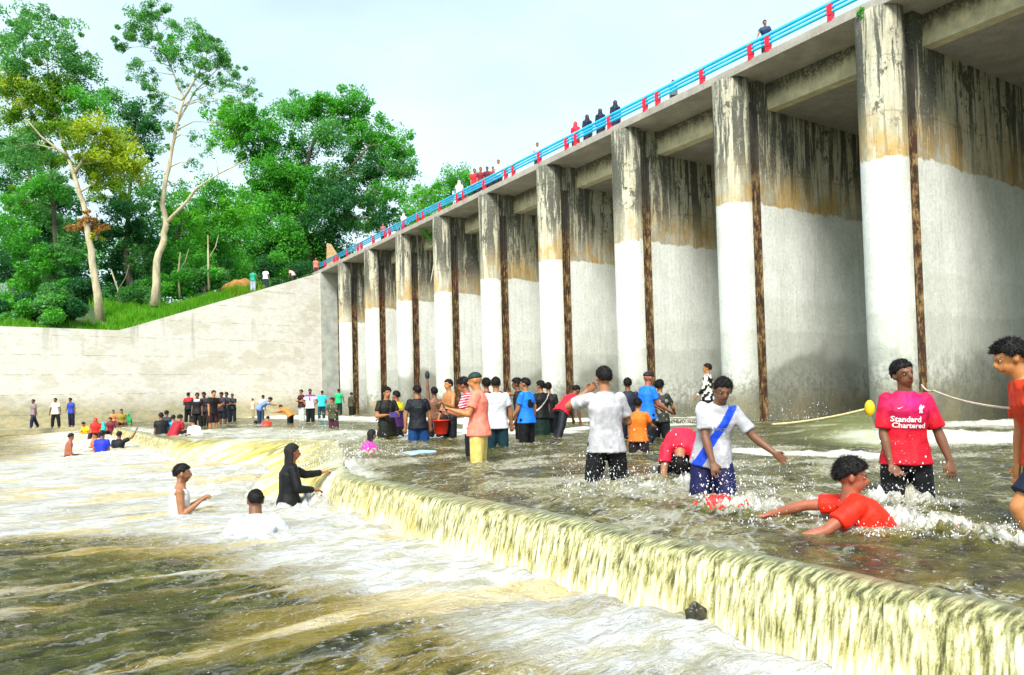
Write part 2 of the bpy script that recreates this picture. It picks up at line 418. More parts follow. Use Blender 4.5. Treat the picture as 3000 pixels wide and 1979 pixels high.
for i in range(len(ks) - 1):
    for j in range(4): F.append((i * 4 + j, i * 4 + (j + 1) % 4, (i + 1) * 4 + (j + 1) % 4, (i + 1) * 4 + j))
F += [(0, 1, 2, 3), tuple((len(ks) - 1) * 4 + j for j in (3, 2, 1, 0))]
ww = mesh_np('wing_wall', V, F, M_WING)
bmx = bmesh.new(); bmx.from_mesh(ww.data); bmesh.ops.recalc_face_normals(bmx, faces=bmx.faces); bmx.to_mesh(ww.data); bmx.free()
tag(ww, 'pale cream concrete retaining wall sloping down left from the sluice bridge', 'wall')
# footing ledge the bystanders stand on
lm = MB(); a = wall_pt(.68) + wb_n * .004; b_ = wall_pt(2.1) + wb_n * .004
lm.prism([a[:2], (a + wb_n * 1.3)[:2], (b_ + wb_n * 1.3)[:2], b_[:2]], -1.5, -.16)
tag(lm.build('stone_ledge', M_WING), 'low narrow concrete ledge along the foot of the cream wall', 'ledge')

# ---------------------------------------------------------------- banks and ground
M_EARTH = None
def ground_mat():
    m, nt, b = newmat('grassy_earth'); l = nt.links.new
    g = N(nt, 'ShaderNodeNewGeometry').outputs['Position']
    n = noise(nt, .35, 5, .6, g); n2 = noise(nt, 5, 6, .7, g)
    c = mixc(nt, mrange(nt, n, .42, .6), (.035, .085, .018), (.08, .13, .02)); c = mixc(nt, mrange(nt, n2, .5, .75), c, (.10, .08, .035))
    l(c, b.inputs['Base Color']); b.inputs['Roughness'].default_value = .95; bump(nt, b, n2, .8, .1); return m
M_GRD = ground_mat()
# bank behind the wing wall
back = -wb_n
V = []; F = []; kk = np.linspace(-.12, 2.1, 60); ss = [.42, 2, 4, 7, 11, 16, 24, 40, 80, 200]
for k in kk:
    p = wall_pt(k); z0 = wall_top(max(k, 0)) - .12
    for s in ss:
        q = p + back * s; rise = .16 * min(s, 6) + .03 * max(0, s - 6) if k > .25 else .16 * min(s, 6) * max(0, k) / .25
        z = z0 + rise * .7
        far = min(1, max(0, (s - .6) / 7.5)) ** .8 if s < 30 else 1; z = max(z, z0 * (1 - far) + 8.5 * far)
        V.append((q.x, q.y, z + (.12 * math.sin(q.x * 1.3) * math.cos(q.y * .9) if s > 1 else 0)))
n = len(ss)
for i in range(len(kk) - 1):
    for j in range(n - 1): F.append((i * n + j, (i + 1) * n + j, (i + 1) * n + j + 1, i * n + j + 1))
bk = mesh_np('river_bank', V, F, M_GRD, smooth=True); tag(bk, kind='structure')
# the wide land around, reaching the horizon; lies below the river bed level except far away
mb = MB()
def gz(x, y): return -2.0
s = 2500
mb.add([(-s, -s, -2.2), (s, -s, -2.2), (s, s, -2.2), (-s, s, -2.2)], [(0, 1, 2, 3)])
gd = mb.build('ground', M_GRD); tag(gd, kind='structure')
# land upstream past the abutment (the road embankment)
q0 = TU(PT - .4, UE + 3.02); mb = MB()
V = []; F = []
pts = [TU(PT - 1, UE + 1.5), TU(PT + 60, UE + 1.5), TU(PT + 60, UE + 90), TU(PT - 1, UE + 90)]
mb.prism([p[:2] for p in pts], -2, SOF + .1); em = mb.build('road_embankment', M_GRD); tag(em, kind='structure')
# ================================================================ WATER
def segs_mask(T, Uv, segs, z):
    m = np.zeros_like(T)
    for (x0, y0, x1, y1, w, amp) in segs:
        a = tu_of(at_z(x0, y0, z)); b = tu_of(at_z(x1, y1, z)); dx, dy = b[0] - a[0], b[1] - a[1]; L2 = dx * dx + dy * dy + 1e-6
        q = np.clip(((T - a[0]) * dx + (Uv - a[1]) * dy) / L2, 0, 1)
        d = np.hypot(T - a[0] - q * dx, Uv - a[1] - q * dy)
        m = np.maximum(m, amp * (1 - sstep(w * .35, w * 1.3, d)))
    return m
UP_FOAM = [(2200, 1322, 2640, 1338, .5, 1.35), (2640, 1338, 3000, 1322, .3, .6), (2700, 1292, 3060, 1278, 1.7, 1.45), (2640, 1252, 3060, 1240, 2.4, 1.45),
    (800, 1222, 1500, 1240, 2.5, 1.3), (1500, 1240, 2070, 1222, 2.0, 1.4), (1250, 1262, 1600, 1270, 1.2, 1.3), (1600, 1262, 2000, 1245, .8, 1.2), (1000, 1272, 1300, 1285, 2.2, 1.),
    (650, 1262, 1000, 1290, 3., .9), (560, 1218, 700, 1225, 1.5, .9), (1750, 1440, 2250, 1465, .75, .72), (1550, 1430, 2000, 1540, .45, .66),
    (2150, 1490, 2400, 1510, .28, 1.0), (2450, 1545, 2880, 1545, .22, .85), (2400, 1480, 2700, 1500, .3, .7), (1700, 1400, 1950, 1430, .3, .66),
    (940, 1350, 1000, 1395, .7, .95), (1080, 1330, 1180, 1335, .5, .6), (300, 1255, 420, 1268, 2., .9), (1900, 1395, 2200, 1400, .4, .66), (2600, 1465, 2760, 1470, .25, .8)]
def grid_axis(a, b, near, f, p=1.0, mn=.02):
    """non-uniform coordinates from a to b: step grows with the distance from `near`"""
    out = [near]; x = near
    while x < b: x += max(mn, f * abs(x - near) ** p); out.append(min(x, b))
    lo = []; x = near
    while x > a: x -= max(mn, f * abs(x - near) ** p); lo.append(max(x, a))
    return np.array(lo[::-1] + out)
def grid_mesh(name, t, u, z, mat, foam, tint=None):
    nT, nU = t.shape; V = np.stack([CA * t - SA * u, SA * t + CA * u, z], -1).reshape(-1, 3)
    I = np.arange(nT * nU).reshape(nT, nU); F = np.stack([I[:-1, :-1], I[1:, :-1], I[1:, 1:], I[:-1, 1:]], -1).reshape(-1, 4)
    c = np.zeros((nT * nU, 3)); c[:, 0] = np.clip(foam, 0, 1.5).ravel(); c[:, 1] = (tint if tint is not None else np.zeros_like(t)).ravel()
    return mesh_np(name, V, F[:, ::-1], mat, None, True, col=c, uv=np.stack([u.ravel(), t.ravel()], -1))
def water_mat(name, deep, tint, low=False):
    m, nt, b = newmat(name); l = nt.links.new
    a = N(nt, 'ShaderNodeVertexColor', layer_name='Col'); sp = N(nt, 'ShaderNodeSeparateColor'); l(a.outputs[0], sp.inputs[0])
    foam, tn = sp.outputs[0], sp.outputs[1]
    uv = N(nt, 'ShaderNodeUVMap', uv_map='flow').outputs[0]
    # streaks drawn out along the current (v = across the weir)
    warp = N(nt, 'ShaderNodeVectorMath', operation='ADD'); wv = N(nt, 'ShaderNodeTexNoise'); wv.inputs['Scale'].default_value = .8; wv.inputs['Detail'].default_value = 3
    l(uv, wv.inputs['Vector']); sc_ = N(nt, 'ShaderNodeVectorMath', operation='MULTIPLY_ADD'); l(wv.outputs['Color'], sc_.inputs[0]); sc_.inputs[1].default_value = (.55, .55, 0); sc_.inputs[2].default_value = (-.27, -.27, 0)
    l(uv, warp.inputs[0]); l(sc_.outputs[0], warp.inputs[1]); w = warp.outputs[0]
    if low:
        s1 = noise(nt, 1, 7, .66, w, (1.8, .55, 1)); s2 = noise(nt, 1, 7, .7, w, (6.5, 1.7, 1)); s3 = noise(nt, 1, 5, .7, w, (26, 9, 1))
    else:
        s1 = noise(nt, 1, 7, .66, w, (1.1, .9, 1)); s2 = noise(nt, 1, 7, .7, w, (5.5, 3.6, 1)); s3 = noise(nt, 1, 5, .7, w, (24, 16, 1))
    s = mth(nt, 'ADD', mth(nt, 'ADD', mth(nt, 'MULTIPLY', s1, .55), mth(nt, 'MULTIPLY', s2, .32)), mth(nt, 'MULTIPLY', s3, .2))   # ~.53 mean
    k = mth(nt, 'ADD', s, mth(nt, 'MULTIPLY', foam, .28))
    f = mrange(nt, k, .66, .86)
    semi = mrange(nt, k, .60, .74)
    # thin lacy foam where cells meet
    vo = N(nt, 'ShaderNodeTexVoronoi', feature='DISTANCE_TO_EDGE'); vo.inputs['Scale'].default_value = 1
    mp_ = N(nt, 'ShaderNodeMapping'); mp_.inputs['Scale'].default_value = (5.0, 1.6, 1) if low else (4.5, 3.5, 1)
    w2 = N(nt, 'ShaderNodeVectorMath', operation='MULTIPLY_ADD'); l(noise(nt, 3, 4, .6, uv), w2.inputs[0]); w2.inputs[1].default_value = (.5, .5, 0); l(w, w2.inputs[2])
    l(w2.outputs[0], mp_.inputs[0]); l(mp_.outputs[0], vo.inputs['Vector'])
    lace = mth(nt, 'MULTIPLY', mrange(nt, vo.outputs['Distance'], .075, .01), mrange(nt, mth(nt, 'ADD', s1, mth(nt, 'MULTIPLY', foam, .25)), .50, .62))
    f = mth(nt, 'MAXIMUM', f, mth(nt, 'MULTIPLY', lace, .30 if low else .5))
    fl = noise(nt, 1, 4, .75, w, (34, 15, 1) if low else (26, 20, 1)); fm2 = noise(nt, 1, 4, .6, w, (1.3, .5, 1))
    glint_fleck = mth(nt, 'MULTIPLY', mrange(nt, mth(nt, 'ADD', fl, mth(nt, 'MULTIPLY', mth(nt, 'ADD', foam, fm2), .12)), .68, .73), .8)  # white flecks painted into the foam mask as glints on the ripples
    f = mth(nt, 'MAXIMUM', f, glint_fleck)
    d2 = mixc(nt, mrange(nt, s2, .40, .60), tuple(x * .6 for x in deep), tuple(x * 2.2 for x in deep))
    c = mixc(nt, mth(nt, 'MAXIMUM', mth(nt, 'MULTIPLY', semi, .60), tn), d2, tint)
    fw = mixc(nt, mrange(nt, s2, .44, .60), (.86, .86, .84), (.60, .56, .40)) if low else mixc(nt, mrange(nt, s2, .35, .62), (.90, .90, .88), (.78, .75, .60))
    fw = mixc(nt, mth(nt, 'MULTIPLY', tn, .55), fw, (.88, .66, .24))
    c = mixc(nt, f, c, fw)
    l(c, b.inputs['Base Color'])
    l(mrange(nt, f, 0, 1, .07, .6), b.inputs['Roughness']); b.inputs['IOR'].default_value = 1.33
    hb = mth(nt, 'ADD', mth(nt, 'MULTIPLY', s2, 1.0), mth(nt, 'MULTIPLY', s3, .8)); hb = mth(nt, 'ADD', hb, mth(nt, 'MULTIPLY', f, .35))
    bump(nt, b, hb, 1.0, .12 if low else .10)
    return m
M_UP = water_mat('river_water', (.060, .056, .010), (.42, .36, .09))
M_LO = water_mat('pool_water', (.050, .052, .008), (.66, .46, .08), True)

def notch(u): return np.interp(u, [9.7, 11, 13, 16.4, 18.5, 20.5, 22.5, 24, 25.5], [0, .18, .55, 1.12, 1.15, .85, .42, .12, 0])
def bulge(u): return .10 * np.exp(-((u - 16.5) / 4.5) ** 2)
# --- upper water
tx = grid_axis(CREST + .16, 55, CREST + .16, .011, 1, .022); ux = grid_axis(-14, 60, 2.6, .013, 1, .028)
T, Uq = np.meshgrid(tx, ux, indexing='ij')
T0 = T; T = T + 2.0 * notch(Uq) * np.clip(1 - (T - CREST) / 7, 0, 1)
foam = np.maximum(segs_mask(T, Uq, UP_FOAM, 0.0), 1.0 * notch(Uq) * (1 - sstep(2.0, 4.5, T0 - CREST)) * (.65 + .5 * fbm2(T * .6, Uq * 1.2, 19, 3)))
foam = np.maximum(foam, .16 + .5 * sstep(.15, .45, fbm2(T * .9, Uq * 1.1, 44, 4)))
foam = np.where(T > PT + 3, np.maximum(foam, .5), foam)
calm = sstep(CREST, CREST + .9, T0); foam = np.maximum(foam, 1.1 * np.exp(-((Uq - 10.9) / 1.0) ** 2 - ((T - 3.8) / 1.1) ** 2))
h = (.040 * fbm2(T * .9, Uq * .8, 3, 3) + .022 * fbm2(T * 3.0, Uq * 2.3, 9, 3) * (.4 + .6 * calm) + .010 * fbm2(T * 8, Uq * 5, 21, 2))
h = h * (.35 + .65 * calm) + foam * (.045 * fbm2(T * 3.2, Uq * 3.2, 5, 4) + .03 * fbm2(T * 11, Uq * 11, 6, 2))
h += bulge(Uq) * np.exp(-((T - 7.0) / 2.8) ** 2)
h -= .035 * (1 - calm)                                            # draw-down towards the crest
# gate jets leave long low ridges below each bay
for i in range(-1, 9):
    uc = PU + (i + .5) * PS
    h += .07 * np.exp(-((Uq - uc) / 1.2) ** 2) * np.exp(-((T - 16.) / 5.) ** 2)
# a standing wave below the nearest bay
h += .16 * np.exp(-(((T - 14.5) - (Uq - 9.5) * .3) / 1.3) ** 2) * np.exp(-((Uq - 9.) / 1.8) ** 2)
z_up_edge = h[0]; foam_edge = foam[0]
rw = grid_mesh('river_water', T, Uq, h, M_UP, foam, .35 * np.exp(-((Uq - 16) / 5) ** 2) * np.exp(-((T - 4) / 2.) ** 2)); tag(rw, kind='structure')

# --- the fall
ux2 = grid_axis(-9, 41.5, 2.6, .0045, 1, .0085); nv = 34
s_ = np.linspace(0, 1, nv)
S, UU = np.meshgrid(s_, ux2, indexing='ij')
gush = np.exp(-((UU - 17) / 5.0) ** 2) * (UU > 8); gush = sstep(9.9, 12.2, UU) * (1 - sstep(20, 26, UU))
thr = .20 + 1.5 * gush; lipw = .05 * fbm2(UU * 1.3, UU * 0 + 2., 87, 3) + .025 * fbm2(UU * 5, UU * 0 + 7., 88, 2)
# profile: flat lip, then a rounded drop
tt = S ** .8
outw = thr * (S ** (1.0 + .0 * gush)) * (1 - .15 * S)
drop = np.where(gush > .5, S ** 1.5, S ** 1.75)
zt = np.interp(UU[0], ux, z_up_edge)[None, :].repeat(nv, 0)
drop = (1 - gush) * (1 - np.sqrt(np.clip(1 - (S) ** 2.6, 0, 1)) * .999) * 1 + gush * S ** 1.4
drop = (1 - gush) * (S ** 2.1) + gush * S ** 1.4
lip = .16 * (1 - S)
out_n = (1 - gush) * (.16 * np.minimum(S / .3, 1) + .20 * (S ** 1.1)) + gush * (.16 + 1.5) * S
Tt = CREST + .16 + 2.0 * notch(UU) - out_n - lipw * sstep(0, .3, S)
Zt = zt * (1 - S) + (LOWZ - .06) * drop - .0
shear = UU + .10 * S                                               # threads lean a little
r1 = fbm2(shear * 42, S * 2.2 + 3, 31, 3); r2 = fbm2(shear * 90, S * 4.2, 41, 2); r3 = fbm2(shear * 2.2, S * .6, 51, 2)
amp = sstep(.12, .5, S)
rid = (.016 * r1 + .010 * r2 + .030 * r3) * amp * (1 + .6 * gush)
Tt = Tt - rid; Zt = Zt + rid * .35
thin = np.clip(.5 + 1.4 * r1 + .9 * r2, 0, 1) * amp
dark = sstep(.15, .5, -(r1 + .8 * r2)) * amp
fm = .30 * (1 - amp) + amp * (.40 + .35 * thin); fm = fm + .55 * sstep(.76, 1, S + .12 * fbm2(UU * 4, S * 0, 97, 3))
brk = np.exp(-((UU - 10.7) / .75) ** 2); fm = fm + .9 * brk
fm = np.where(gush > .1, .25 + .55 * thin * gush + .7 * sstep(.6, 1, S) + .55 * sstep(.25, 0, S) + .5 * sstep(.1, .5, fbm2(UU * .7, S * 1.5, 93, 2)), fm)
def fall_mat():
    m, nt, b = newmat('falling_water'); l = nt.links.new
    a = N(nt, 'ShaderNodeVertexColor', layer_name='Col'); sp = N(nt, 'ShaderNodeSeparateColor'); l(a.outputs[0], sp.inputs[0])
    uv = N(nt, 'ShaderNodeUVMap', uv_map='flow').outputs[0]
    s1 = noise(nt, 1, 5, .62, uv, (34, 7, 1)); s2 = noise(nt, 1, 4, .7, uv, (130, 80, 1)); s3 = noise(nt, 1, 3, .6, uv, (1.6, .6, 1))
    k = mth(nt, 'ADD', mth(nt, 'MULTIPLY', sp.outputs[0], .26), mth(nt, 'ADD', mth(nt, 'MULTIPLY', s1, .78), mth(nt, 'MULTIPLY', s2, .22)))
    c = ramp(nt, k, [(.49, (.045, .046, .018)), (.56, (.16, .16, .06)), (.63, (.40, .38, .17)), (.73, (.66, .64, .42)), (.86, (.85, .84, .76))])
    yel = mth(nt, 'MULTIPLY', sp.outputs[1], mrange(nt, s3, .42, .62, .25, 1.))
    c = mixc(nt, yel, c, mixc(nt, mrange(nt, k, .5, .9), (.50, .33, .012), (.96, .74, .14)))
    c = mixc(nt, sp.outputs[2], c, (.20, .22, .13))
    l(c, b.inputs['Base Color']); b.inputs['Roughness'].default_value = .12; b.inputs['IOR'].default_value = 1.33
    bump(nt, b, mth(nt, 'ADD', s1, mth(nt, 'MULTIPLY', s2, .5)), .45, .02); return m
M_FALL = fall_mat()
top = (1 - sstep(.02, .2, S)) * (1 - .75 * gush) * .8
V = np.stack([CA * Tt - SA * UU, SA * Tt + CA * UU, Zt], -1).reshape(-1, 3)
nU = len(ux2); I = np.arange(nv * nU).reshape(nv, nU); F = np.stack([I[:-1, :-1], I[:-1, 1:], I[1:, 1:], I[1:, :-1]], -1).reshape(-1, 4)
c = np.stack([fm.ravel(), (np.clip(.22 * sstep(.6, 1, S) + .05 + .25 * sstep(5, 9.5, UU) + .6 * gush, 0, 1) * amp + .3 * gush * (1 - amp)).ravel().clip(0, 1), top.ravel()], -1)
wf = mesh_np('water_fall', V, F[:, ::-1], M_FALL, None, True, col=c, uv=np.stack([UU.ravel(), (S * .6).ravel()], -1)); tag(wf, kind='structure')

# --- lower pool
tb = CREST + .16 + 2.0 * notch(ux2) - ((1 - gush[0]) * .36 + gush[0] * 1.66)          # base of the fall for each u
tx3 = -grid_axis(-(CREST + 1.2), 30, -1.2, .010, 1, .022)[::-1]; ux3 = grid_axis(-12, 64, 3.2, .010, 1, .022)
T3, U3 = np.meshgrid(tx3, ux3, indexing='ij')
base_t = np.interp(U3, ux2, tb)
q = base_t - T3
wdt = np.interp(U3, [-10, 0, 4, 6.8, 8.9, 9.9, 10.8, 14, 18, 22, 26, 30, 34, 42], [1.3, 1.25, 1.35, 1.7, 2.3, 3.4, 6.5, 9, 9, 6.0, 4.5, 3.5, 3.5, 4])
wob = 1 + .25 * fbm2(U3 * .35, T3 * .25, 77, 2)
foam3 = 1.15 * (1 - sstep(wdt * .55 * wob, wdt * 1.5 * wob, q))
foam3 = np.maximum(foam3, .42 * (1 - sstep(1, 3.4, q)) )
foam3 = np.maximum(foam3, .03 + .85 * sstep(.10, .42, fbm2(U3 * 4.2 + 4 + .5 * fbm2(U3, T3, 5, 2), T3 * .5 + .2 * U3, 73, 4)))
turb = 1 - sstep(.2, 1.6, q)
h3 = LOWZ + .05 * fbm2(T3 * .55, U3 * 1.2, 61, 3) + .040 * fbm2(T3 * 1.6, U3 * 3.6, 63, 3) + .022 * fbm2(T3 * 5, U3 * 9, 67, 3)
h3 += turb * (.085 * fbm2(T3 * 2.6, U3 * 2.6, 65, 4) + .02) - .1 * (q < -.02) 
tint3 = 1.1 * np.clip(foam3, 0, 1) * sstep(.12, .40, fbm2(T3 * .7 + 5, U3 * 1.8, 91, 2))
pw = grid_mesh('pool_water', T3, U3, h3, M_LO, foam3, tint3); tag(pw, kind='structure')
def water_z(p):
    t, u = tu_of(Vector(p)); return 0.0 if t > CREST - .1 else LOWZ
# ================================================================ VEGETATION
def leaf_mat(name, trans=.35):
    m, nt, b = newmat(name); l = nt.links.new
    a = N(nt, 'ShaderNodeVertexColor', layer_name='Col'); l(a.outputs[0], b.inputs['Base Color']); b.inputs['Roughness'].default_value = .55
    b.inputs['Specular IOR Level'].default_value = .3
    tr = N(nt, 'ShaderNodeBsdfTranslucent'); sc_ = mixc(nt, 1.0, a.outputs[0], (1.6, 1.8, .6), 'MULTIPLY'); l(sc_, tr.inputs[0])
    ms = N(nt, 'ShaderNodeMixShader'); ms.inputs[0].default_value = trans; l(b.outputs[0], ms.inputs[1]); l(tr.outputs[0], ms.inputs[2])
    l(ms.outputs[0], nt.nodes['Material Output'].inputs[0]); return m
M_LEAF = leaf_mat('leaves')
def bark(name, a, c):
    m, nt, b = newmat(name); n = noise(nt, 3, 6, .7, None, (1, 1, .3))
    nt.links.new(ramp(nt, n, [(.35, a), (.6, c)]), b.inputs['Base Color']); b.inputs['Roughness'].default_value = .9; bump(nt, b, n, .6, .05); return m
M_BARKP = bark('pale_bark', (.34, .27, .15), (.62, .54, .36)); M_BARKD = bark('dark_bark', (.05, .045, .03), (.16, .13, .09))
rng = np.random.default_rng(7)
def leaves(centers, size, cols, flat=.0, elong=2.2):
    """rhombic leaf faces at the given centres"""
    n = len(centers)
    a = rng.normal(size=(n, 3)); a[:, 2] *= (1 - flat * .6); a /= np.linalg.norm(a, axis=1)[:, None]
    b = rng.normal(size=(n, 3)); b -= (b * a).sum(1)[:, None] * a; b /= np.linalg.norm(b, axis=1)[:, None]
    s = (size * rng.uniform(.6, 1.3, n))[:, None]
    V = np.stack([centers - a * s * .5, centers + b * s / elong * .5 - a * s * .05, centers + a * s * .5, centers - b * s / elong * .5 - a * s * .05], 1).reshape(-1, 3)
    F = np.arange(n * 4).reshape(n, 4); C = np.repeat(cols, 4, 0); return V, F, C
PAL = {'teal': ((.04, .18, .055), (.20, .47, .14)), 'green': ((.03, .21, .025), (.16, .52, .05)), 'lime': ((.06, .28, .015), (.20, .55, .03)),
       'dark': ((.012, .085, .028), (.05, .21, .06)), 'olive': ((.08, .19, .015), (.28, .46, .04)), 'ochre': ((.24, .32, .02), (.52, .60, .05)), 'rust': ((.24, .12, .03), (.50, .24, .07))}
def clump_leaves(c, r, n, pal, squash=.8):
    v = rng.normal(size=(n, 3)); v /= np.linalg.norm(v, axis=1)[:, None]
    rad = rng.uniform(0, 1, n) ** .42
    k = rng.normal(size=(5, 3)); k /= np.linalg.norm(k, axis=1)[:, None]
    lob = 1 + .28 * np.max(v @ k.T, axis=1) - .22
    P = v * (rad * lob * r)[:, None]; P[:, 2] *= squash
    lo, hi = np.array(PAL[pal][0]), np.array(PAL[pal][1])
    cl = rng.uniform(0, 1, 1); t = np.clip(rng.normal(.42, .26, n) + .25 * (cl - .5), 0, 1)[:, None]
    return np.array(c) + P, lo + (hi - lo) * t
def tree(name, label, d, trunks, clumps, leaf=.24, dens=1.0, barkm=None, group='trees on the bank behind the cream wall', kdepth=.9, sub=3, z0=None, holes=.0):
    """trunks: lists of (px, py, radius m, depth shift); clumps: (px, py, r px, palette, density)"""
    base = at_d(trunks[0][0][0], trunks[0][0][1], d + trunks[0][0][3])
    root = empty(name, base); tag(root, label, 'tree', group)
    inv = Matrix.Translation(-base)
    tm = MB(); nodes = []
    for tr in trunks:
        pts = [at_d(q[0], q[1], d + q[3]) for q in tr]; rr = [q[2] for q in tr]
        # subdivide with a little wander
        P = []; Rr = []
        for i in range(len(pts) - 1):
            for j in range(3):
                f = j / 3; p = pts[i].lerp(pts[i + 1], f); w = rr[i] * .25
                P.append(p + Vector((rng.uniform(-w, w), rng.uniform(-w, w), 0))); Rr.append(rr[i] * (1 - f) + rr[i + 1] * f)
        P.append(pts[-1]); Rr.append(rr[-1])
        if tr is trunks[0]: P[0] = P[0] - Vector((0, 0, .8)); Rr[0] *= 1.25
        tm.tube(P, Rr, 8); nodes += list(zip(P, Rr))
    allP = []; allC = []
    for (cx, cy, cr, pal, dn) in clumps:
        cr = cr * 1.12
        dd = d + rng.uniform(-1, 1) * cr * mpp(d) * kdepth
        c = at_d(cx, cy, dd); r = cr * mpp(d)
        nb = min(nodes, key=lambda q: (q[0] - c).length + max(0, q[0].z - c.z) * 2.5)
        a = nb[0]; mid = a.lerp(c, .5) + Vector((rng.uniform(-.3, .3), rng.uniform(-.3, .3), .12 * (c - a).length)) 
        rb = min(nb[1] * .6, .02 * (c - a).length + .03)
        tm.tube([a, a.lerp(mid, .55), mid, mid.lerp(c, .5), c], [rb, rb * .85, rb * .6, rb * .42, rb * .2], 5)
        for q in range(sub):
            e = c + Vector(rng.normal(size=3)).normalized() * r * .8; tm.tube([mid.lerp(c, .5), c.lerp(e, .4) + Vector((0, 0, .1 * r)), e], [rb * .4, rb * .25, rb * .1], 4)
        # several small tufts make one clump
        dn = min(1.5, dn * 1.35); nt_ = max(8, int(r * 10)); n_all = int(dn * dens * 2.3 * (r / leaf) ** 2 * 18.0)
        for q in range(nt_):
            v = Vector(rng.normal(size=3)).normalized() * r * rng.uniform(.15, 1.25); v.z *= .8
            Pq, Cq = clump_leaves(c + v, r * rng.uniform(.18, .60), max(12, n_all // nt_), pal); allP.append(Pq); allC.append(Cq)
    P_ = np.concatenate(allP); C_ = np.concatenate(allC)
    V, F, C = leaves(P_, leaf, C_)
    cr_ = mesh_np('crown', V, F, M_LEAF, root, col=C); cr_.matrix_parent_inverse = inv
    t_ = tm.build('trunk', barkm or M_BARKD, root, True); t_.matrix_parent_inverse = inv
    return root
tree('eucalyptus_tree', 'tall leaning tree with pale tan trunk, yellowish crown patch and a rusty dead tuft', 50,
     [[(292, 910, .27, 0), (271, 765, .22, 0), (258, 676, .20, 0), (242, 593, .17, 0), (217, 510, .13, 0), (190, 440, .09, .3), (160, 330, .09, .5), (140, 200, .05, .8), (130, 110, .03, .8)],
      [(217, 510, .12, 0), (270, 430, .08, -.4), (300, 330, .05, -.6)], [(198, 459, .09, 0), (120, 400, .06, -.5), (60, 330, .04, -.6)]],
     [(70, 80, 55, 'teal', .9), (140, 70, 50, 'teal', .7), (30, 130, 50, 'teal', .7), (190, 110, 45, 'teal', .5), (110, 150, 60, 'teal', .6), (200, 180, 55, 'teal', .6), (60, 220, 60, 'teal', .8), (245, 170, 40, 'teal', .4),
      (270, 220, 45, 'teal', .5), (150, 240, 60, 'olive', .9), (100, 290, 60, 'olive', 1), (30, 270, 60, 'ochre', .8), (200, 280, 60, 'teal', .9), (260, 300, 55, 'green', .9), (40, 340, 55, 'olive', .9),
      (170, 350, 60, 'olive', 1), (230, 390, 60, 'olive', 1), (300, 400, 60, 'ochre', 1), (350, 440, 55, 'ochre', 1), (300, 480, 60, 'ochre', 1), (390, 490, 45, 'ochre', .9), (250, 500, 55, 'olive', .9), (330, 540, 50, 'olive', .9),
      (100, 430, 50, 'teal', .7), (40, 430, 50, 'teal', .7), (240, 660, 30, 'rust', 1.2), (275, 665, 26, 'rust', 1.2), (255, 640, 22, 'rust', 1.0), (270, 690, 22, 'ochre', 1.0)], .22, 1.0, M_BARKP)
tree('tall_tree', 'tallest slender tree with forked pale trunk and airy domed crown against the sky', 52,
     [[(455, 865, .29, 0), (460, 765, .24, 0), (478, 700, .22, 0), (487, 655, .20, 0), (475, 600, .17, 0), (488, 520, .15, 0), (505, 430, .12, 0), (520, 360, .10, 0), (538, 290, .08, 0), (510, 220, .05, .3), (480, 150, .05, .5), (460, 80, .03, .5)],
      [(487, 655, .14, 0), (530, 610, .11, -.3), (580, 550, .08, -.5), (640, 510, .05, -.6), (720, 470, .04, -.6)],
      [(535, 295, .09, 0), (580, 220, .06, -.4), (610, 150, .04, -.5)], [(520, 360, .07, 0), (570, 270, .05, .5), (640, 200, .03, .5)]],
     [(420, 50, 42, 'teal', .9), (480, 42, 42, 'teal', .95), (380, 100, 36, 'teal', .9), (360, 140, 30, 'teal', .7), (440, 100, 36, 'teal', .6), (520, 75, 36, 'teal', .6), (505, 125, 38, 'green', .6), (590, 105, 42, 'teal', .9),
      (570, 140, 36, 'green', .8), (630, 135, 38, 'teal', .85), (665, 170, 34, 'teal', .85), (690, 215, 30, 'teal', .6), (715, 250, 28, 'teal', .6), (735, 280, 22, 'teal', .5), (640, 190, 34, 'teal', .45), (420, 220, 38, 'teal', .5),
      (400, 185, 30, 'teal', .4), (450, 265, 34, 'teal', .55), (470, 310, 30, 'teal', .4), (620, 255, 34, 'teal', .4), (600, 300, 26, 'teal', .3), (540, 260, 26, 'teal', .3), (500, 180, 30, 'teal', .3), (700, 300, 20, 'teal', .4),
      (470, 430, 26, 'teal', .6), (500, 380, 26, 'teal', .45), (560, 400, 30, 'teal', .25), (560, 480, 30, 'teal', .25), (620, 440, 26, 'teal', .25), (530, 540, 24, 'teal', .3), (640, 360, 24, 'teal', .2), (530, 165, 34, 'teal', .5), (470, 140, 34, 'teal', .5), (600, 200, 34, 'teal', .5), (560, 215, 30, 'teal', .35), (660, 250, 28, 'teal', .4), (440, 320, 28, 'teal', .4)], .17, .85, M_BARKP)
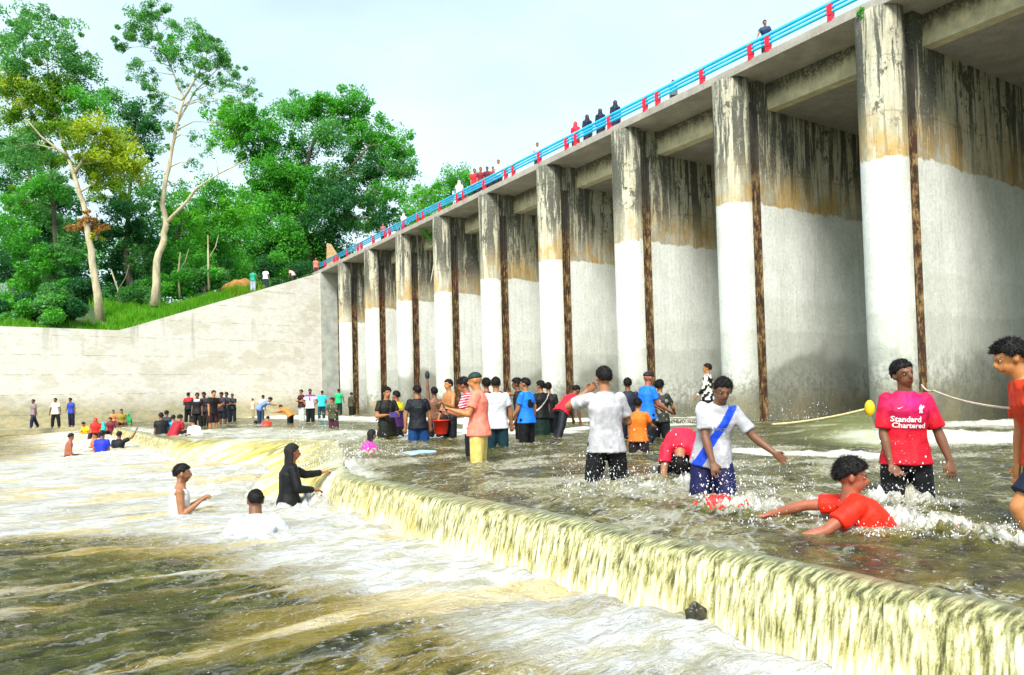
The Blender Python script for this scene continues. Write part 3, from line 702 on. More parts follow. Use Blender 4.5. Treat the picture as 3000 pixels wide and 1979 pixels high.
tree('broadleaf_tree', 'broad bright green tree rising behind the left end of the bridge', 84,
     [[(905, 800, .5, 0), (900, 700, .42, 0), (880, 600, .36, 0), (900, 480, .25, 0), (930, 380, .14, 0)], [(885, 620, .25, 0), (1000, 520, .16, -1), (1080, 430, .1, -1)], [(885, 620, .25, 0), (780, 500, .16, 1), (700, 400, .1, 1)]],
     [(665, 345, 55, 'lime', .9), (720, 340, 55, 'green', 1), (700, 410, 60, 'lime', .9), (790, 370, 55, 'green', .9), (870, 330, 50, 'teal', .9), (920, 325, 55, 'green', 1), (990, 320, 60, 'green', 1), (1050, 345, 50, 'green', .9),
      (770, 440, 60, 'dark', .8), (960, 400, 65, 'teal', .75), (1040, 420, 60, 'green', .8), (1110, 410, 60, 'green', .9), (1180, 430, 45, 'green', .9), (1150, 490, 55, 'green', .9), (1080, 500, 60, 'dark', .9), (880, 440, 50, 'dark', .5),
      (830, 510, 65, 'green', 1), (900, 530, 65, 'green', .95), (980, 520, 60, 'teal', .75), (1190, 500, 40, 'teal', .7), (750, 560, 60, 'green', 1), (820, 600, 70, 'green', 1), (900, 620, 75, 'green', 1), (990, 600, 70, 'dark', .9), (1080, 590, 60, 'teal', .8),
      (1140, 570, 45, 'green', .8), (720, 640, 70, 'lime', .9), (780, 690, 75, 'green', 1), (870, 700, 75, 'green', 1), (960, 680, 70, 'dark', 1), (1040, 650, 60, 'teal', .9), (680, 720, 60, 'green', .9), (1120, 640, 45, 'dark', .8), (930, 740, 60, 'dark', 1), (820, 750, 60, 'dark', 1)],
     .34, 1.25)
tree('leafy_tree', 'light green tree showing just over the blue bridge rail at mid sky', 100,
     [[(1330, 660, .3, 0), (1320, 580, .2, 0), (1325, 540, .1, 0)]],
     [(1270, 570, 45, 'lime', .9), (1330, 535, 45, 'green', .9), (1380, 530, 40, 'green', .9), (1230, 590, 45, 'lime', .9), (1300, 610, 45, 'green', .9), (1365, 580, 40, 'green', .9), (1210, 640, 45, 'lime', .9), (1260, 650, 40, 'green', .9)], .34, .8)
tree('leafy_tree', 'dense dark tree filling the gap right of the tall airy tree', 72,
     [[(610, 830, .35, 0), (615, 700, .25, 0), (640, 600, .14, 0)]],
     [(600, 600, 60, 'green', .9), (650, 570, 50, 'green', .9), (560, 640, 55, 'teal', .9), (620, 660, 65, 'green', 1), (680, 640, 55, 'lime', .8), (560, 710, 60, 'dark', 1), (630, 730, 65, 'green', 1), (690, 780, 55, 'green', .9), (560, 780, 55, 'dark', 1), (620, 790, 60, 'teal', 1), (520, 760, 45, 'dark', 1)], .28, .9)
tree('leafy_tree', 'dark tree crown between the two pale trunks', 62,
     [[(380, 870, .3, 0), (370, 720, .22, 0), (380, 560, .14, 0), (400, 420, .08, 0)]],
     [(330, 290, 50, 'teal', .8), (390, 330, 55, 'dark', .9), (440, 370, 45, 'dark', .8), (360, 390, 60, 'teal', .7), (430, 440, 45, 'dark', .7), (330, 470, 50, 'teal', .6), (400, 520, 50, 'teal', .6), (350, 600, 60, 'dark', .9), (420, 600, 50, 'teal', .9),
      (320, 680, 60, 'dark', 1), (400, 680, 60, 'dark', 1), (340, 770, 60, 'dark', 1), (410, 770, 55, 'teal', 1), (370, 830, 50, 'dark', 1), (450, 560, 30, 'teal', .5)], .26, .85)
tree('leafy_tree', 'shadowy dark green tree at the far left edge of the bank', 64,
     [[(100, 880, .32, 0), (110, 720, .25, 0), (90, 560, .15, 0), (80, 460, .1, 0)]],
     [(40, 420, 55, 'teal', .6), (100, 480, 55, 'teal', .7), (30, 530, 55, 'dark', .6), (150, 540, 50, 'teal', .6), (80, 600, 60, 'olive', .6), (30, 650, 65, 'green', .9), (120, 660, 65, 'dark', .9), (190, 620, 55, 'dark', .8), (60, 740, 65, 'dark', 1), (150, 740, 65, 'dark', 1),
      (210, 700, 55, 'teal', .9), (30, 800, 60, 'dark', .9), (110, 820, 55, 'teal', 1), (200, 800, 60, 'dark', 1), (160, 590, 40, 'teal', .7)], .26, .9)
for k_, (x, y, r_, pal, lab) in enumerate([(20, 912, 60, 'dark', 'dark bush at the extreme left just above the cream wall'), (100, 912, 56, 'teal', 'low bush over the flat part of the cream wall'), (175, 905, 50, 'dark', 'small bright bush left of the tan trunk foot'), (235, 890, 44, 'dark', 'dark bush behind the foot of the tan trunk'), (60, 905, 50, 'green', 'leafy bush in front of the grey hut at the far left'), (150, 880, 60, 'teal', 'wide dark bush left of the leaning tan trunk'), (225, 860, 50, 'dark', 'rounded dark bush touching the leaning tan trunk'),
                                           (400, 855, 45, 'teal', 'low dark bush between the two pale trunks'), (520, 830, 45, 'green', 'low green bush just right of the forked trunk'), (600, 815, 42, 'teal', 'leafy shrub above the middle of the grass strip'),
                                           (840, 770, 50, 'dark', 'dark shrub behind the two men on the wall top')]):
    d = 47.0 if k_ < 3 else (55 if k_ < 10 else 74); b0 = at_d(x, y + r_ * .7, d); rt = empty('bush', b0); tag(rt, lab, 'bush', 'bushes along the top of the bank')
    Ps = []; Cs = []; st = MB()
    for q in range(11):
        c = at_d(x + rng.uniform(-1, 1) * r_ * 1.3, y + rng.uniform(-.5, .6) * r_, d + rng.uniform(-1, 1)); P1, C1 = clump_leaves(c, r_ * mpp(d) * .6, 900, pal if q % 3 else 'green'); Ps.append(P1); Cs.append(C1)
        st.tube([b0 - Vector((0, 0, .4)), b0.lerp(c, .5) + Vector((0, 0, .1)), c], [.04, .03, .01], 4)
    V, F, C = leaves(np.concatenate(Ps), .22, np.concatenate(Cs))
    o = mesh_np('foliage', V, F, M_LEAF, rt, col=C); o.matrix_parent_inverse = Matrix.Translation(-b0)
    o = st.build('stem', M_BARKD, rt); o.matrix_parent_inverse = Matrix.Translation(-b0)
# thin young trunks seen against the dark understorey
for pts, lab in (([(352, 900), (346, 850), (325, 790)], 'thin bare pale sapling right of the leaning tan trunk'), ([(527, 850), (522, 800), (528, 740)], 'thin bare sapling right of the forked tree'), ([(612, 825), (610, 760), (609, 690)], 'straight thin pale pole of a trunk above the grass strip')):
    P = [at_d(x, y, 54) for x, y in pts]; P[0].z -= .6; rt = empty('sapling', P[0]); tag(rt, lab, 'tree', 'thin saplings on the bank')
    a = MB(); a.tube(P, [.09, .07, .04], 6); br = MB(); br.tube([P[1], P[1] + Vector((.5, .1, .9)), P[1] + Vector((.7, .2, 1.8))], [.04, .03, .015], 5)
    for nm, mb_ in (('trunk', a), ('branch', br)):
        o = mb_.build(nm, M_BARKP, rt, True); o.matrix_parent_inverse = Matrix.Translation(-P[0])
tree('leafy_tree', 'yellow green tree crown just left of the leaning tan trunk', 57,
     [[(160, 880, .22, 0), (165, 700, .18, 0), (150, 560, .12, 0), (150, 430, .06, 0)]],
     [(110, 380, 55, 'olive', .9), (60, 480, 60, 'teal', .8), (160, 470, 55, 'olive', .9), (120, 560, 60, 'green', .9), (200, 560, 50, 'teal', .8), (60, 600, 55, 'green', .9), (150, 650, 60, 'teal', .9), (60, 700, 60, 'green', .9), (130, 760, 60, 'green', .9), (200, 740, 45, 'teal', .9), (70, 830, 60, 'green', .9), (170, 840, 55, 'teal', .9)], .24, .9)
tree('leafy_tree', 'bright green tree crown behind the fork of the airy tree', 66,
     [[(520, 850, .22, 0), (520, 720, .18, 0), (530, 640, .12, 0)]],
     [(480, 600, 45, 'green', .8), (540, 620, 50, 'lime', .8), (500, 680, 55, 'green', 1), (560, 700, 50, 'lime', .9), (450, 720, 50, 'teal', 1), (520, 760, 55, 'green', 1), (460, 800, 50, 'teal', 1), (580, 780, 50, 'green', 1)], .26, .9)
# a distant belt of wood behind everything
Ps = []; Cs = []
for q in range(150):
    x = -700 + q * 13.0; y = rng.uniform(690, 900) if x < 640 else rng.uniform(760, 840)
    c = at_d(x, y, rng.uniform(88, 110)); P1, C1 = clump_leaves(c, 2.6, 330, ['dark', 'dark', 'teal'][q % 3]); Ps.append(P1); Cs.append(C1)
V, F, C = leaves(np.concatenate(Ps), .62, np.concatenate(Cs)); o = mesh_np('distant_wood', V, F, M_LEAF, col=C)
tag(o, 'dark continuous wood far behind the bank trees', 'woodland', kind='stuff')
# grass strip on the bank
n = 60000; k = rng.uniform(.20, 1.05, n); s = np.abs(rng.normal(0, 1, n)) * (1.5 + 3.0 * (k > .55)) + .45
edge = (k < .27) ; keep = ~(edge & (rng.uniform(size=n) < .5)); k, s = k[keep], s[keep]; n = len(k)
W0 = np.array([WA.x, WA.y]); Wd = np.array([WD.x, WD.y]); bk_ = np.array([back.x, back.y])
xy = W0 + Wd * k[:, None] + bk_ * s[:, None]
keep = ~((k > .70) & (s > 1.3)); k, s, hsel = k[keep], s[keep], 0; n = len(k); xy = W0 + Wd * k[:, None] + bk_ * s[:, None]; zb_ = np.array([wall_top(a) for a in k]) - .12; fr_ = np.clip((s - .6) / 7.5, 0, 1) ** .8; zt_ = np.maximum(zb_ + .16 * .7 * np.minimum(s, 6), zb_ * (1 - fr_) + 8.5 * fr_) - .05
hgt = rng.uniform(.25, .75, n) * (.5 + .5 * sstep(0, 1.2, s)) * np.where(k > .72, .7, 1.0) * (1 + .5 * vn2(k * 60, s * .8, 4)); az = rng.uniform(0, 2 * np.pi, n); wd = rng.uniform(.03, .06, n)
B = np.concatenate([xy, zt_[:, None]], 1); ax = np.stack([np.cos(az), np.sin(az), np.zeros(n)], 1); ln_ = np.stack([np.cos(az + 1.5), np.sin(az + 1.5), np.zeros(n)], 1) * (hgt * rng.uniform(.1, .6, n))[:, None]
V = np.stack([B - ax * wd[:, None], B + ax * wd[:, None], B + ln_ + np.array([0, 0, 1]) * hgt[:, None]], 1).reshape(-1, 3)
t = np.clip(rng.normal(.5, .25, n), 0, 1)[:, None]; C = np.array([.06, .24, .012]) + (np.array([.22, .50, .03]) - np.array([.06, .24, .012])) * t
C[(k < .33)] = C[(k < .33)] * np.array([1.25, .9, .8])
o = mesh_np('grass', V, np.arange(n * 3).reshape(n, 3), M_LEAF, col=np.repeat(C, 3, 0)); tag(o, 'bright green grass strip along the top of the cream wall', 'grass', kind='stuff')
# earth mound near the two men
M_MUD = simple('orange_earth', (.42, .20, .05), .95, var=.45, sc=1.5, bs=.6)
c0 = at_d(705, 850, 58); V = []; F = []; nn = 22
for i in range(nn):
    for j in range(nn):
        a, b_ = (i / (nn - 1) - .5) * 2, (j / (nn - 1) - .5) * 2; r2_ = a * a + b_ * b_
        V.append((c0.x + a * 2.0, c0.y + b_ * 1.8, c0.z - .9 + 1.7 * max(0, 1 - r2_) ** .8 + .18 * math.sin(a * 7 + b_ * 3) * math.cos(b_ * 6)))
for i in range(nn - 1):
    for j in range(nn - 1): F.append((i * nn + j, (i + 1) * nn + j, (i + 1) * nn + j + 1, i * nn + j + 1))
tag(mesh_np('earth_mound', V, F, M_MUD, smooth=True), 'small orange earth heap at the upper end of the grass strip', 'earth mound')
# plants rooted on the bridge
def vine(px, py, d, r, lab, n_=260):
    c = at_d(px, py, d); rt = empty('wall_plant', c); tag(rt, lab, 'plant', 'green plants rooted in the bridge concrete'); Ps = []; Cs = []
    st = MB()
    for q in range(6):
        e = c + Vector(rng.normal(size=3)) * r * .45; P1, C1 = clump_leaves(e, r * .5, n_ // 6, 'green' if q % 2 else 'teal'); Ps.append(P1); Cs.append(C1); st.tube([c, c.lerp(e, .5) + Vector((0, 0, .05)), e], [.02, .015, .006], 4)
    V, F, C = leaves(np.concatenate(Ps), .12, np.concatenate(Cs), elong=1.5)
    for nm, o in (('foliage', mesh_np('foliage', V, F, M_LEAF, rt, col=C)), ('stem', st.build('stem', M_BARKD, rt))): o.matrix_parent_inverse = Matrix.Translation(-c)
vine(2540, 42, 19.7, .30, 'small green plant at the deck edge over the nearest pier', 420)
vine(2680, 84, 20.6, .34, 'leafy plant hanging where the nearest beam meets its pier', 420)
vine(2735, 95, 21.2, .18, 'tiny plant on the beam right of the nearest pier', 160)
vine(1240, 665, 43.5, .75, 'green plant hanging under the deck among the far piers', 520)
# ================================================================ PEOPLE
M_SKIN = vcol('skin', .5, .25, 120, var=.08, spec=.45)
M_CLOTH = vcol('cloth', .62, .8, 45, var=.16, spec=.3)
M_HAIR = vcol('hair', .62, 1.0, 90, var=.4, spec=.25)
M_EYEW = simple('eye_white', (.42, .38, .34), .3, bs=0); M_EYEB = simple('eye_dark', (.02, .012, .008), .1, bs=0)
ZUP = Vector((0, 0, 1))
_sph = None
def usphere(nu=16, nv=10):
    V = [(0, 0, 1)]
    for i in range(1, nv):
        a = math.pi * i / nv
        for j in range(nu): b = 2 * math.pi * j / nu; V.append((math.sin(a) * math.cos(b), math.sin(a) * math.sin(b), math.cos(a)))
    V.append((0, 0, -1)); F = []
    for j in range(nu): F.append((0, 1 + j, 1 + (j + 1) % nu))
    for i in range(nv - 2):
        for j in range(nu): F.append((1 + i * nu + j, 1 + (i + 1) * nu + j, 1 + (i + 1) * nu + (j + 1) % nu, 1 + i * nu + (j + 1) % nu))
    o = 1 + (nv - 2) * nu
    for j in range(nu): F.append((o + nu, o + (j + 1) % nu, o + j))
    return np.array(V), F
SPH = usphere(); SPHH = usphere(40, 28)
def ell(mb, c, rad, ax=None, rfun=None, sph=None):
    S_, F = sph or SPH
    ax = ax or (Vector((1, 0, 0)), Vector((0, 1, 0)), ZUP); A = np.array([list(a) for a in ax]); P = S_ * np.array(rad)
    if rfun is not None: P = P * rfun(S_)[:, None]
    mb.add(P @ A + np.array(c), F)
def capsule(mb, p, q, r1, r2, k=12):
    p, q = Vector(p), Vector(q); d = q - p; L_ = d.length
    if L_ < 1e-6: return ell(mb, p, (r1,) * 3)
    d = d / L_; n = 4; pts = []; rr = []
    for i in range(n): a = math.pi / 2 * (1 - i / n); pts.append(p - d * r1 * math.sin(a) * .999); rr.append(max(r1 * math.cos(a), r1 * .08))
    for i in range(5): f = i / 4; pts.append(p.lerp(q, f)); rr.append(r1 * (1 - f) + r2 * f)
    for i in range(1, n + 1): a = math.pi / 2 * i / n; pts.append(q + d * r2 * math.sin(a) * .999); rr.append(max(r2 * math.cos(a), r2 * .08))
    mb.tube(pts, rr, k)
def limb(mb, pts, rr, k=12):
    """muscled segment chain with rounded joints"""
    for i in range(len(pts) - 1): capsule(mb, pts[i], pts[i + 1], rr[i], rr[i + 1], k)
def flatcap(mb, p, q, r1, r2, k=14):
    mb.tube([p, Vector(p).lerp(Vector(q), .33), Vector(p).lerp(Vector(q), .66), q], [r1, r1 * .67 + r2 * .33, r1 * .33 + r2 * .67, r2], k)
def loft(mb, rings, k=22, ex=2.4):
    """rings: (centre, side axis, front axis, a, b)"""
    V = []; F = []
    for (c, s, f, a, b) in rings:
        for j in range(k):
            t = 2 * math.pi * j / k; ct, st = math.cos(t), math.sin(t)
            x = abs(ct) ** (2 / ex) * (1 if ct >= 0 else -1); y = abs(st) ** (2 / ex) * (1 if st >= 0 else -1)
            V.append(Vector(c) + s * (a * x) + f * (b * y))
    n = len(rings)
    for i in range(n - 1):
        for j in range(k): F.append((i * k + j, i * k + (j + 1) % k, (i + 1) * k + (j + 1) % k, (i + 1) * k + j))
    F.append(tuple(range(k))[::-1]); F.append(tuple(range((n - 1) * k, n * k))); mb.add(V, F)
def fuse(name, mb, vox, mat, parent, colf, smooth=3, wrinkle=0., wsc=18., seed=0, aniso=(1, 1, 1)):
    """joins the collected volumes into one continuous skin"""
    me = bpy.data.meshes.new(name); me.from_pydata([tuple(v) for v in mb.V], [], mb.F)
    o = bpy.data.objects.new(name, me); COL.objects.link(o)
    r = o.modifiers.new('r', 'REMESH'); r.mode = 'VOXEL'; r.voxel_size = vox; r.use_smooth_shade = True
    s = o.modifiers.new('s', 'SMOOTH'); s.factor = .5; s.iterations = smooth
    dg = bpy.context.evaluated_depsgraph_get(); ev = o.evaluated_get(dg); m2 = bpy.data.meshes.new_from_object(ev)
    bpy.data.objects.remove(o); bpy.data.meshes.remove(me)
    n = len(m2.vertices); P = np.empty(n * 3, dtype=np.float32); m2.vertices.foreach_get('co', P); P = P.reshape(-1, 3).astype(float)
    if wrinkle:
        Nn = np.empty(n * 3, dtype=np.float32); m2.vertices.foreach_get('normal', Nn); Nn = Nn.reshape(-1, 3)
        w = 1 - np.abs(vn3(P[:, 0] * wsc * aniso[0] + seed, P[:, 1] * wsc * aniso[1], P[:, 2] * wsc * aniso[2], 3 + seed)) * 1.6
        w2 = vn3(P[:, 0] * wsc * 2.3, P[:, 1] * wsc * 2.3 + seed, P[:, 2] * wsc * 1.5, 5)
        P2 = P + Nn * (wrinkle * (w * .8 + w2 * .5))[:, None]; m2.vertices.foreach_set('co', P2.astype(np.float32).ravel())
    c = colf(P) if callable(colf) else np.tile(np.array(lin(colf)), (n, 1))
    for l_ in list(m2.color_attributes): m2.color_attributes.remove(l_)
    set_col(m2, c); m2.materials.clear(); m2.materials.append(mat); m2.name = name
    m2.polygons.foreach_set('use_smooth', np.ones(len(m2.polygons), dtype=bool)); m2.update()
    return link(bpy.data.objects.new(name, m2), parent)
PEOPLE = []; LEGS = []
SKIN = {'d': (.18, .075, .036), 'm': (.34, .145, .065), 'l': (.34, .16, .075), 'o': (.46, .19, .06), 'r': (.33, .10, .05)}
def V3(v): return Vector(v)
def person(px, hy, wy, yaw, label, H=1.68, z0=0.0, d=None, skin='m', T=(0, 0, 1), T2=None, face=None, aL=None, aR=None, lL=None, lR=None, hL=None, hR=None,
           top='tee', topc='#ffffff', bot='trousers', botc='#101018', hair='short', hairc=(.012, .010, .010), vox=.02, group=None, head_up=None, build=1.0,
           shf=None, botf=None, sash=None, anchor='head', grip=.55, shoulder=None, hem=.0, sleeve=.62, beard=False, seed=0, base=None):
    """px, hy: photo position of the top of the head; wy: where the body meets the water (gives the distance); directions are (left, forward, up) of the figure"""
    if d is None: d = at_z(px, wy, z0).y
    yw = R(yaw); Fw = Vector((-math.sin(yw), math.cos(yw), 0)); S = Vector((-math.cos(yw), -math.sin(yw), 0))
    def D(v): v = V3(v); return (S * v.x + Fw * v.y + ZUP * v.z).normalized()
    Td = D(T); T2d = D(T2) if T2 else Td
    Sh = D((math.cos(R(shoulder)), math.sin(R(shoulder)), 0)) if shoulder else S      # twist of the shoulders
    Ss = (Sh - T2d * Sh.dot(T2d)).normalized(); Fs = Ss.cross(T2d).normalized()
    Sp = (S - Td * S.dot(Td)).normalized(); Fp = Sp.cross(Td).normalized()
    pel = Vector((0, 0, 0)); waist = pel + Td * (.105 * H); chest = waist + T2d * (.12 * H); neck = chest + T2d * (.085 * H)
    Hu = D(head_up) if head_up else (T2d * .6 + ZUP * .4).normalized()
    Fh = D(face) if face else (Fs - Hu * Fs.dot(Hu)).normalized()
    Fh = (Fh - Hu * Fh.dot(Hu)).normalized(); Sl = Hu.cross(Fh).normalized()
    headc = neck + Hu * (.100 * H) + Fh * (.012 * H)
    sL = neck - T2d * (.034 * H) + Ss * (.091 * H * build); sR = neck - T2d * (.034 * H) - Ss * (.091 * H * build)
    aL = aL or ((.12, .02, -1), (.05, .18, -1)); aR = aR or ((-.12, .02, -1), (-.05, .18, -1))
    lL = lL or ((.06, .02, -1), (.0, -.03, -1)); lR = lR or ((-.06, .02, -1), (.0, -.03, -1))
    UA, FA, THI, SHN = .172 * H, .148 * H, .242 * H, .235 * H
    el = {}; hd = {}; kn = {}; an = {}; sh = {'L': sL, 'R': sR}; hp = {'L': pel - Td * .02 * H + Sp * .052 * H, 'R': pel - Td * .02 * H - Sp * .052 * H}
    for k_, a in (('L', aL), ('R', aR)): el[k_] = sh[k_] + D(a[0]) * UA; hd[k_] = el[k_] + D(a[1]) * FA
    for k_, a in (('L', lL), ('R', lR)): kn[k_] = hp[k_] + D(a[0]) * THI; an[k_] = kn[k_] + D(a[1]) * SHN
    # place by the head
    htop = headc + Hu * .070 * H
    tgt = at_d(px, hy, d); off = tgt - htop
    if base is not None: off = Vector((tgt.x - htop.x, tgt.y - htop.y, base - min(an['L'].z, an['R'].z) + .04 * H))
    pos = Vector((pel.x, pel.y, 0)) + off
    org = Vector((off.x, off.y, off.z))
    def A(v): return v + org
    body = MB(); r = H * build; k_ = max(8, int(14)) 
    loft(body, [(A(pel - Td * .055 * H), Sp, Fp, .06 * r, .05 * r), (A(pel), Sp, Fp, .088 * r, .062 * r), (A(waist - Td * .03 * H), Sp, Fp, .080 * r, .055 * r), (A(waist + T2d * .02 * H), Ss, Fs, .078 * r, .054 * r),
                (A(chest), Ss, Fs, .092 * r, .062 * r), (A(neck - T2d * .045 * H), Ss, Fs, .094 * r, .055 * r), (A(neck - T2d * .018 * H), Ss, Fs, .070 * r, .044 * r), (A(neck + T2d * .008 * H), Ss, Fs, .038 * r, .036 * r)])
    capsule(body, A(neck - T2d * .02 * H), A(headc - Hu * .03 * H), .036 * r, .033 * r)
    # head: skull, jaw, nose, ears
    hc = A(headc); ax = (Sl, Fh, Hu); h = H * 1.02
    ell(body, hc + Hu * .010 * h - Fh * .004 * h, (.0445 * h, .056 * h, .054 * h), ax)
    ell(body, hc - Hu * .026 * h + Fh * .012 * h, (.034 * h, .040 * h, .040 * h), ax)
    ell(body, hc - Hu * .050 * h + Fh * .030 * h, (.016 * h, .014 * h, .013 * h), ax)
    if vox < .016:
        ell(body, hc - Hu * .012 * h + Fh * .056 * h, (.0095 * h, .014 * h, .016 * h), ax); ell(body, hc + Hu * .012 * h + Fh * .047 * h, (.030 * h, .010 * h, .007 * h), ax)
        for s_ in (1, -1): ell(body, hc + Sl * s_ * .046 * h - Hu * .006 * h - Fh * .002 * h, (.008 * h, .011 * h, .018 * h), ax)
        ell(body, hc - Hu * .034 * h + Fh * .049 * h, (.014 * h, .008 * h, .008 * h), ax)
    else: ell(body, hc - Hu * .010 * h + Fh * .054 * h, (.011 * h, .015 * h, .016 * h), ax)
    for q in 'LR':
        ell(body, A(sh[q]), (.033 * r, .033 * r, .033 * r)); limb(body, [A(sh[q]), A(sh[q].lerp(el[q], .5)), A(el[q])], [.031 * r, .028 * r, .023 * r])
        limb(body, [A(el[q]), A(el[q].lerp(hd[q], .3)), A(hd[q])], [.024 * r, .0255 * r, .0155 * r])
        limb(body, [A(hp[q]), A(hp[q].lerp(kn[q], .4)), A(kn[q])], [.055 * r, .051 * r, .035 * r])
        cf = (an[q] - kn[q]); limb(body, [A(kn[q]), A(kn[q].lerp(an[q], .3)), A(an[q])], [.034 * r, .035 * r, .020 * r])
        ff = (Fp - ZUP * Fp.z); ff = ff.normalized() if ff.length > .2 else Fw
        capsule(body, A(an[q] - ZUP * .022 * H - ff * .02 * H), A(an[q] + ff * .085 * H - ZUP * .028 * H), .021 * H, .016 * H)
        # hand
        hdir = (hd[q] - el[q]).normalized(); hv = {'L': hL, 'R': hR}[q]
        if hv: hdir = D(hv)
        side = hdir.cross(Fh if abs(hdir.dot(Fh)) < .8 else ZUP).normalized(); nrm = hdir.cross(side).normalized()
        if nrm.dot(pel + Fw * .15 - hd[q]) < 0: nrm = -nrm; 
        side = hdir.cross(nrm).normalized()
        w0 = hd[q]
        if vox < .016:
            loft(body, [(A(w0), side, nrm, .017 * H, .011 * H), (A(w0 + hdir * .02 * H), side, nrm, .023 * H, .011 * H), (A(w0 + hdir * .05 * H), side, nrm, .026 * H, .0095 * H), (A(w0 + hdir * .058 * H), side, nrm, .022 * H, .008 * H)], 12)
            for i, (off_, ln) in enumerate(((-.0195, .042), (-.0065, .048), (.0065, .045), (.0195, .034))):
                b0 = w0 + hdir * .052 * H + side * off_ * H; d1 = (hdir + side * off_ * 9 + nrm * grip * .5).normalized(); d2 = (hdir * (1 - grip) + nrm * grip * 1.5 + side * off_ * 4).normalized()
                b1 = b0 + d1 * ln * .5 * H; b2 = b1 + d2 * ln * .5 * H; rf = max(.0052 * H, vox * .72)
                limb(body, [A(b0), A(b1), A(b2)], [rf, rf * .95, rf * .8], 8)
            ts = side * (-1 if q == 'L' else 1); t0 = w0 + hdir * .018 * H + ts * .017 * H; t1 = t0 + (hdir * .7 + ts * .7 + nrm * .3).normalized() * .026 * H; t2 = t1 + (hdir + nrm * .4).normalized() * .022 * H
            limb(body, [A(t0), A(t1), A(t2)], [max(.0072 * H, vox * .8), max(.0062 * H, vox * .75), max(.005 * H, vox * .7)], 8)
        else: ell(body, A(w0 + hdir * .045 * H), (.022 * H, .012 * H, .048 * H), (side, nrm, hdir)); ell(body, A(w0 + hdir * .03 * H + side * .02 * H), (.008 * H, .009 * H, .022 * H), (side, nrm, (hdir + side * .6).normalized()))
    sk = np.array(SKIN[skin]); hcn = np.array(hc); AX = np.array([list(Sl), list(Fh), list(Hu)])
    def skinf(P):
        C = np.tile(sk, (len(P), 1)); L_ = (P - hcn) @ AX.T / h
        C *= (1 + .12 * vn3(P[:, 0] * 14, P[:, 1] * 14, P[:, 2] * 14, 2))[:, None]
        lip = (np.abs(L_[:, 0]) < .016) & (np.abs(L_[:, 2] + .034) < .0075) & (L_[:, 1] > .035); C[lip] = sk * np.array([1.0, .6, .62])
        brow = (np.abs(np.abs(L_[:, 0]) - .019) < .012) & (np.abs(L_[:, 2] - .0145) < .0032) & (L_[:, 1] > .03); C[brow] = sk * .3
        cheek = np.exp(-(((np.abs(L_[:, 0]) - .024) / .012) ** 2 + ((L_[:, 2] + .012) / .012) ** 2)) * (L_[:, 1] > .03) * (np.abs(L_[:, 2]) < .06); C *= (1 + .25 * cheek)[:, None]
        if beard: bm_ = (L_[:, 2] < -.022) & (L_[:, 2] > -.07) & (L_[:, 1] > -.01) & (np.abs(L_[:, 0]) < .05) & ~lip; C[bm_] = C[bm_] * .45
        return C
    me_o = fuse('person', body, vox, M_SKIN, None, skinf, 2 if vox < .012 else 3)
    # rebase the mesh so its origin sits at the figure
    def rebase(o):
        o.data.transform(Matrix.Translation(-pos))
    rebase(me_o); me_o.location = pos; tag(me_o, label, 'person', group or 'people at the weir')
    def child(o): rebase(o); o.parent = me_o; return o
    if vox < .012:
        for s_ in (1, -1):
            e = MB(); ec = hc + Sl * s_ * .0185 * h + Fh * .0455 * h + Hu * .003 * h; ell(e, ec, (.0075 * h, .0048 * h, .0034 * h), ax); o = child(e.build('eye', M_EYEW, None, True))
            e = MB(); ell(e, ec + Fh * .0035 * h, (.0040 * h, .0026 * h, .0034 * h), ax); c_ = e.build('pupil', M_EYEB, None, True); rebase(c_); c_.parent = o
    # hair
    if hair in ('short', 'thick', 'long', 'bun'):
        hm = MB(); sd = seed * 3.7; thick = {'short': 1.07, 'thick': 1.13, 'long': 1.12, 'bun': 1.1}[hair]
        def rf(Sv):
            x, y, z = Sv[:, 0], Sv[:, 1], Sv[:, 2]
            line = .44 * sstep(.15, .75, y) - .55 * sstep(0, .7, -y) - .02 - .10 * np.exp(-((y - .25) / .15) ** 2) + .10 * vn3(x * 7 + sd, y * 7, z * 7, 1)
            above = sstep(-.16, .10, z - line); n_ = vn3(x * 5 + sd, y * 5, z * 5, 8) * .05 + np.abs(vn3(x * 12, y * 12 + sd, z * 12, 9)) * (.14 if hair != 'short' else .06)
            topb = .06 * np.maximum(z, 0) if hair == 'thick' else .03 * np.maximum(z, 0)
            return .84 + above * (thick - .84 + n_ + topb)
        ell(hm, hc + Hu * .012 * h - Fh * .005 * h, (.0455 * h, .057 * h, .055 * h), ax, rf, SPHH)
        if hair == 'long':
            for q in range(14):
                a = (q / 13 - .5) * 2.6; st_ = hc + Hu * .01 * h + (Sl * math.sin(a) * .046 - Fh * math.cos(a) * .05) * h
                e_ = st_ - ZUP * (.15 + .02 * (q % 3)) * h - Fh * .012 * h + Sl * math.sin(a) * .02 * h; capsule(hm, st_, e_, .016 * h, .009 * h, 7)
            ho = fuse('hair', hm, max(.009, vox), M_HAIR, None, lambda P: np.tile(np.array(hairc), (len(P), 1)), 1)
        else:
            if vox < .016:
                v_ = np.random.default_rng(seed + 5).normal(size=(2600, 3)); v_ /= np.linalg.norm(v_, axis=1)[:, None]; rr_ = rf(v_); v_ = v_[rr_ > thick - .06]; rr_ = rf(v_)
                A3 = np.array([list(a) for a in ax]); bp = (v_ * np.array([.0455, .057, .055]) * h * rr_[:, None]) @ A3 + np.array(hc + Hu * .012 * h - Fh * .005 * h)
                nd = v_ @ A3; rs_ = np.random.default_rng(seed + 6); dr = nd * .6 + rs_.normal(size=nd.shape) * .5 + np.array(Fh) * .35 * (v_[:, 1:2] > 0) - np.array(Hu) * .3 * (v_[:, 2:3] < .3); dr /= np.linalg.norm(dr, axis=1)[:, None]
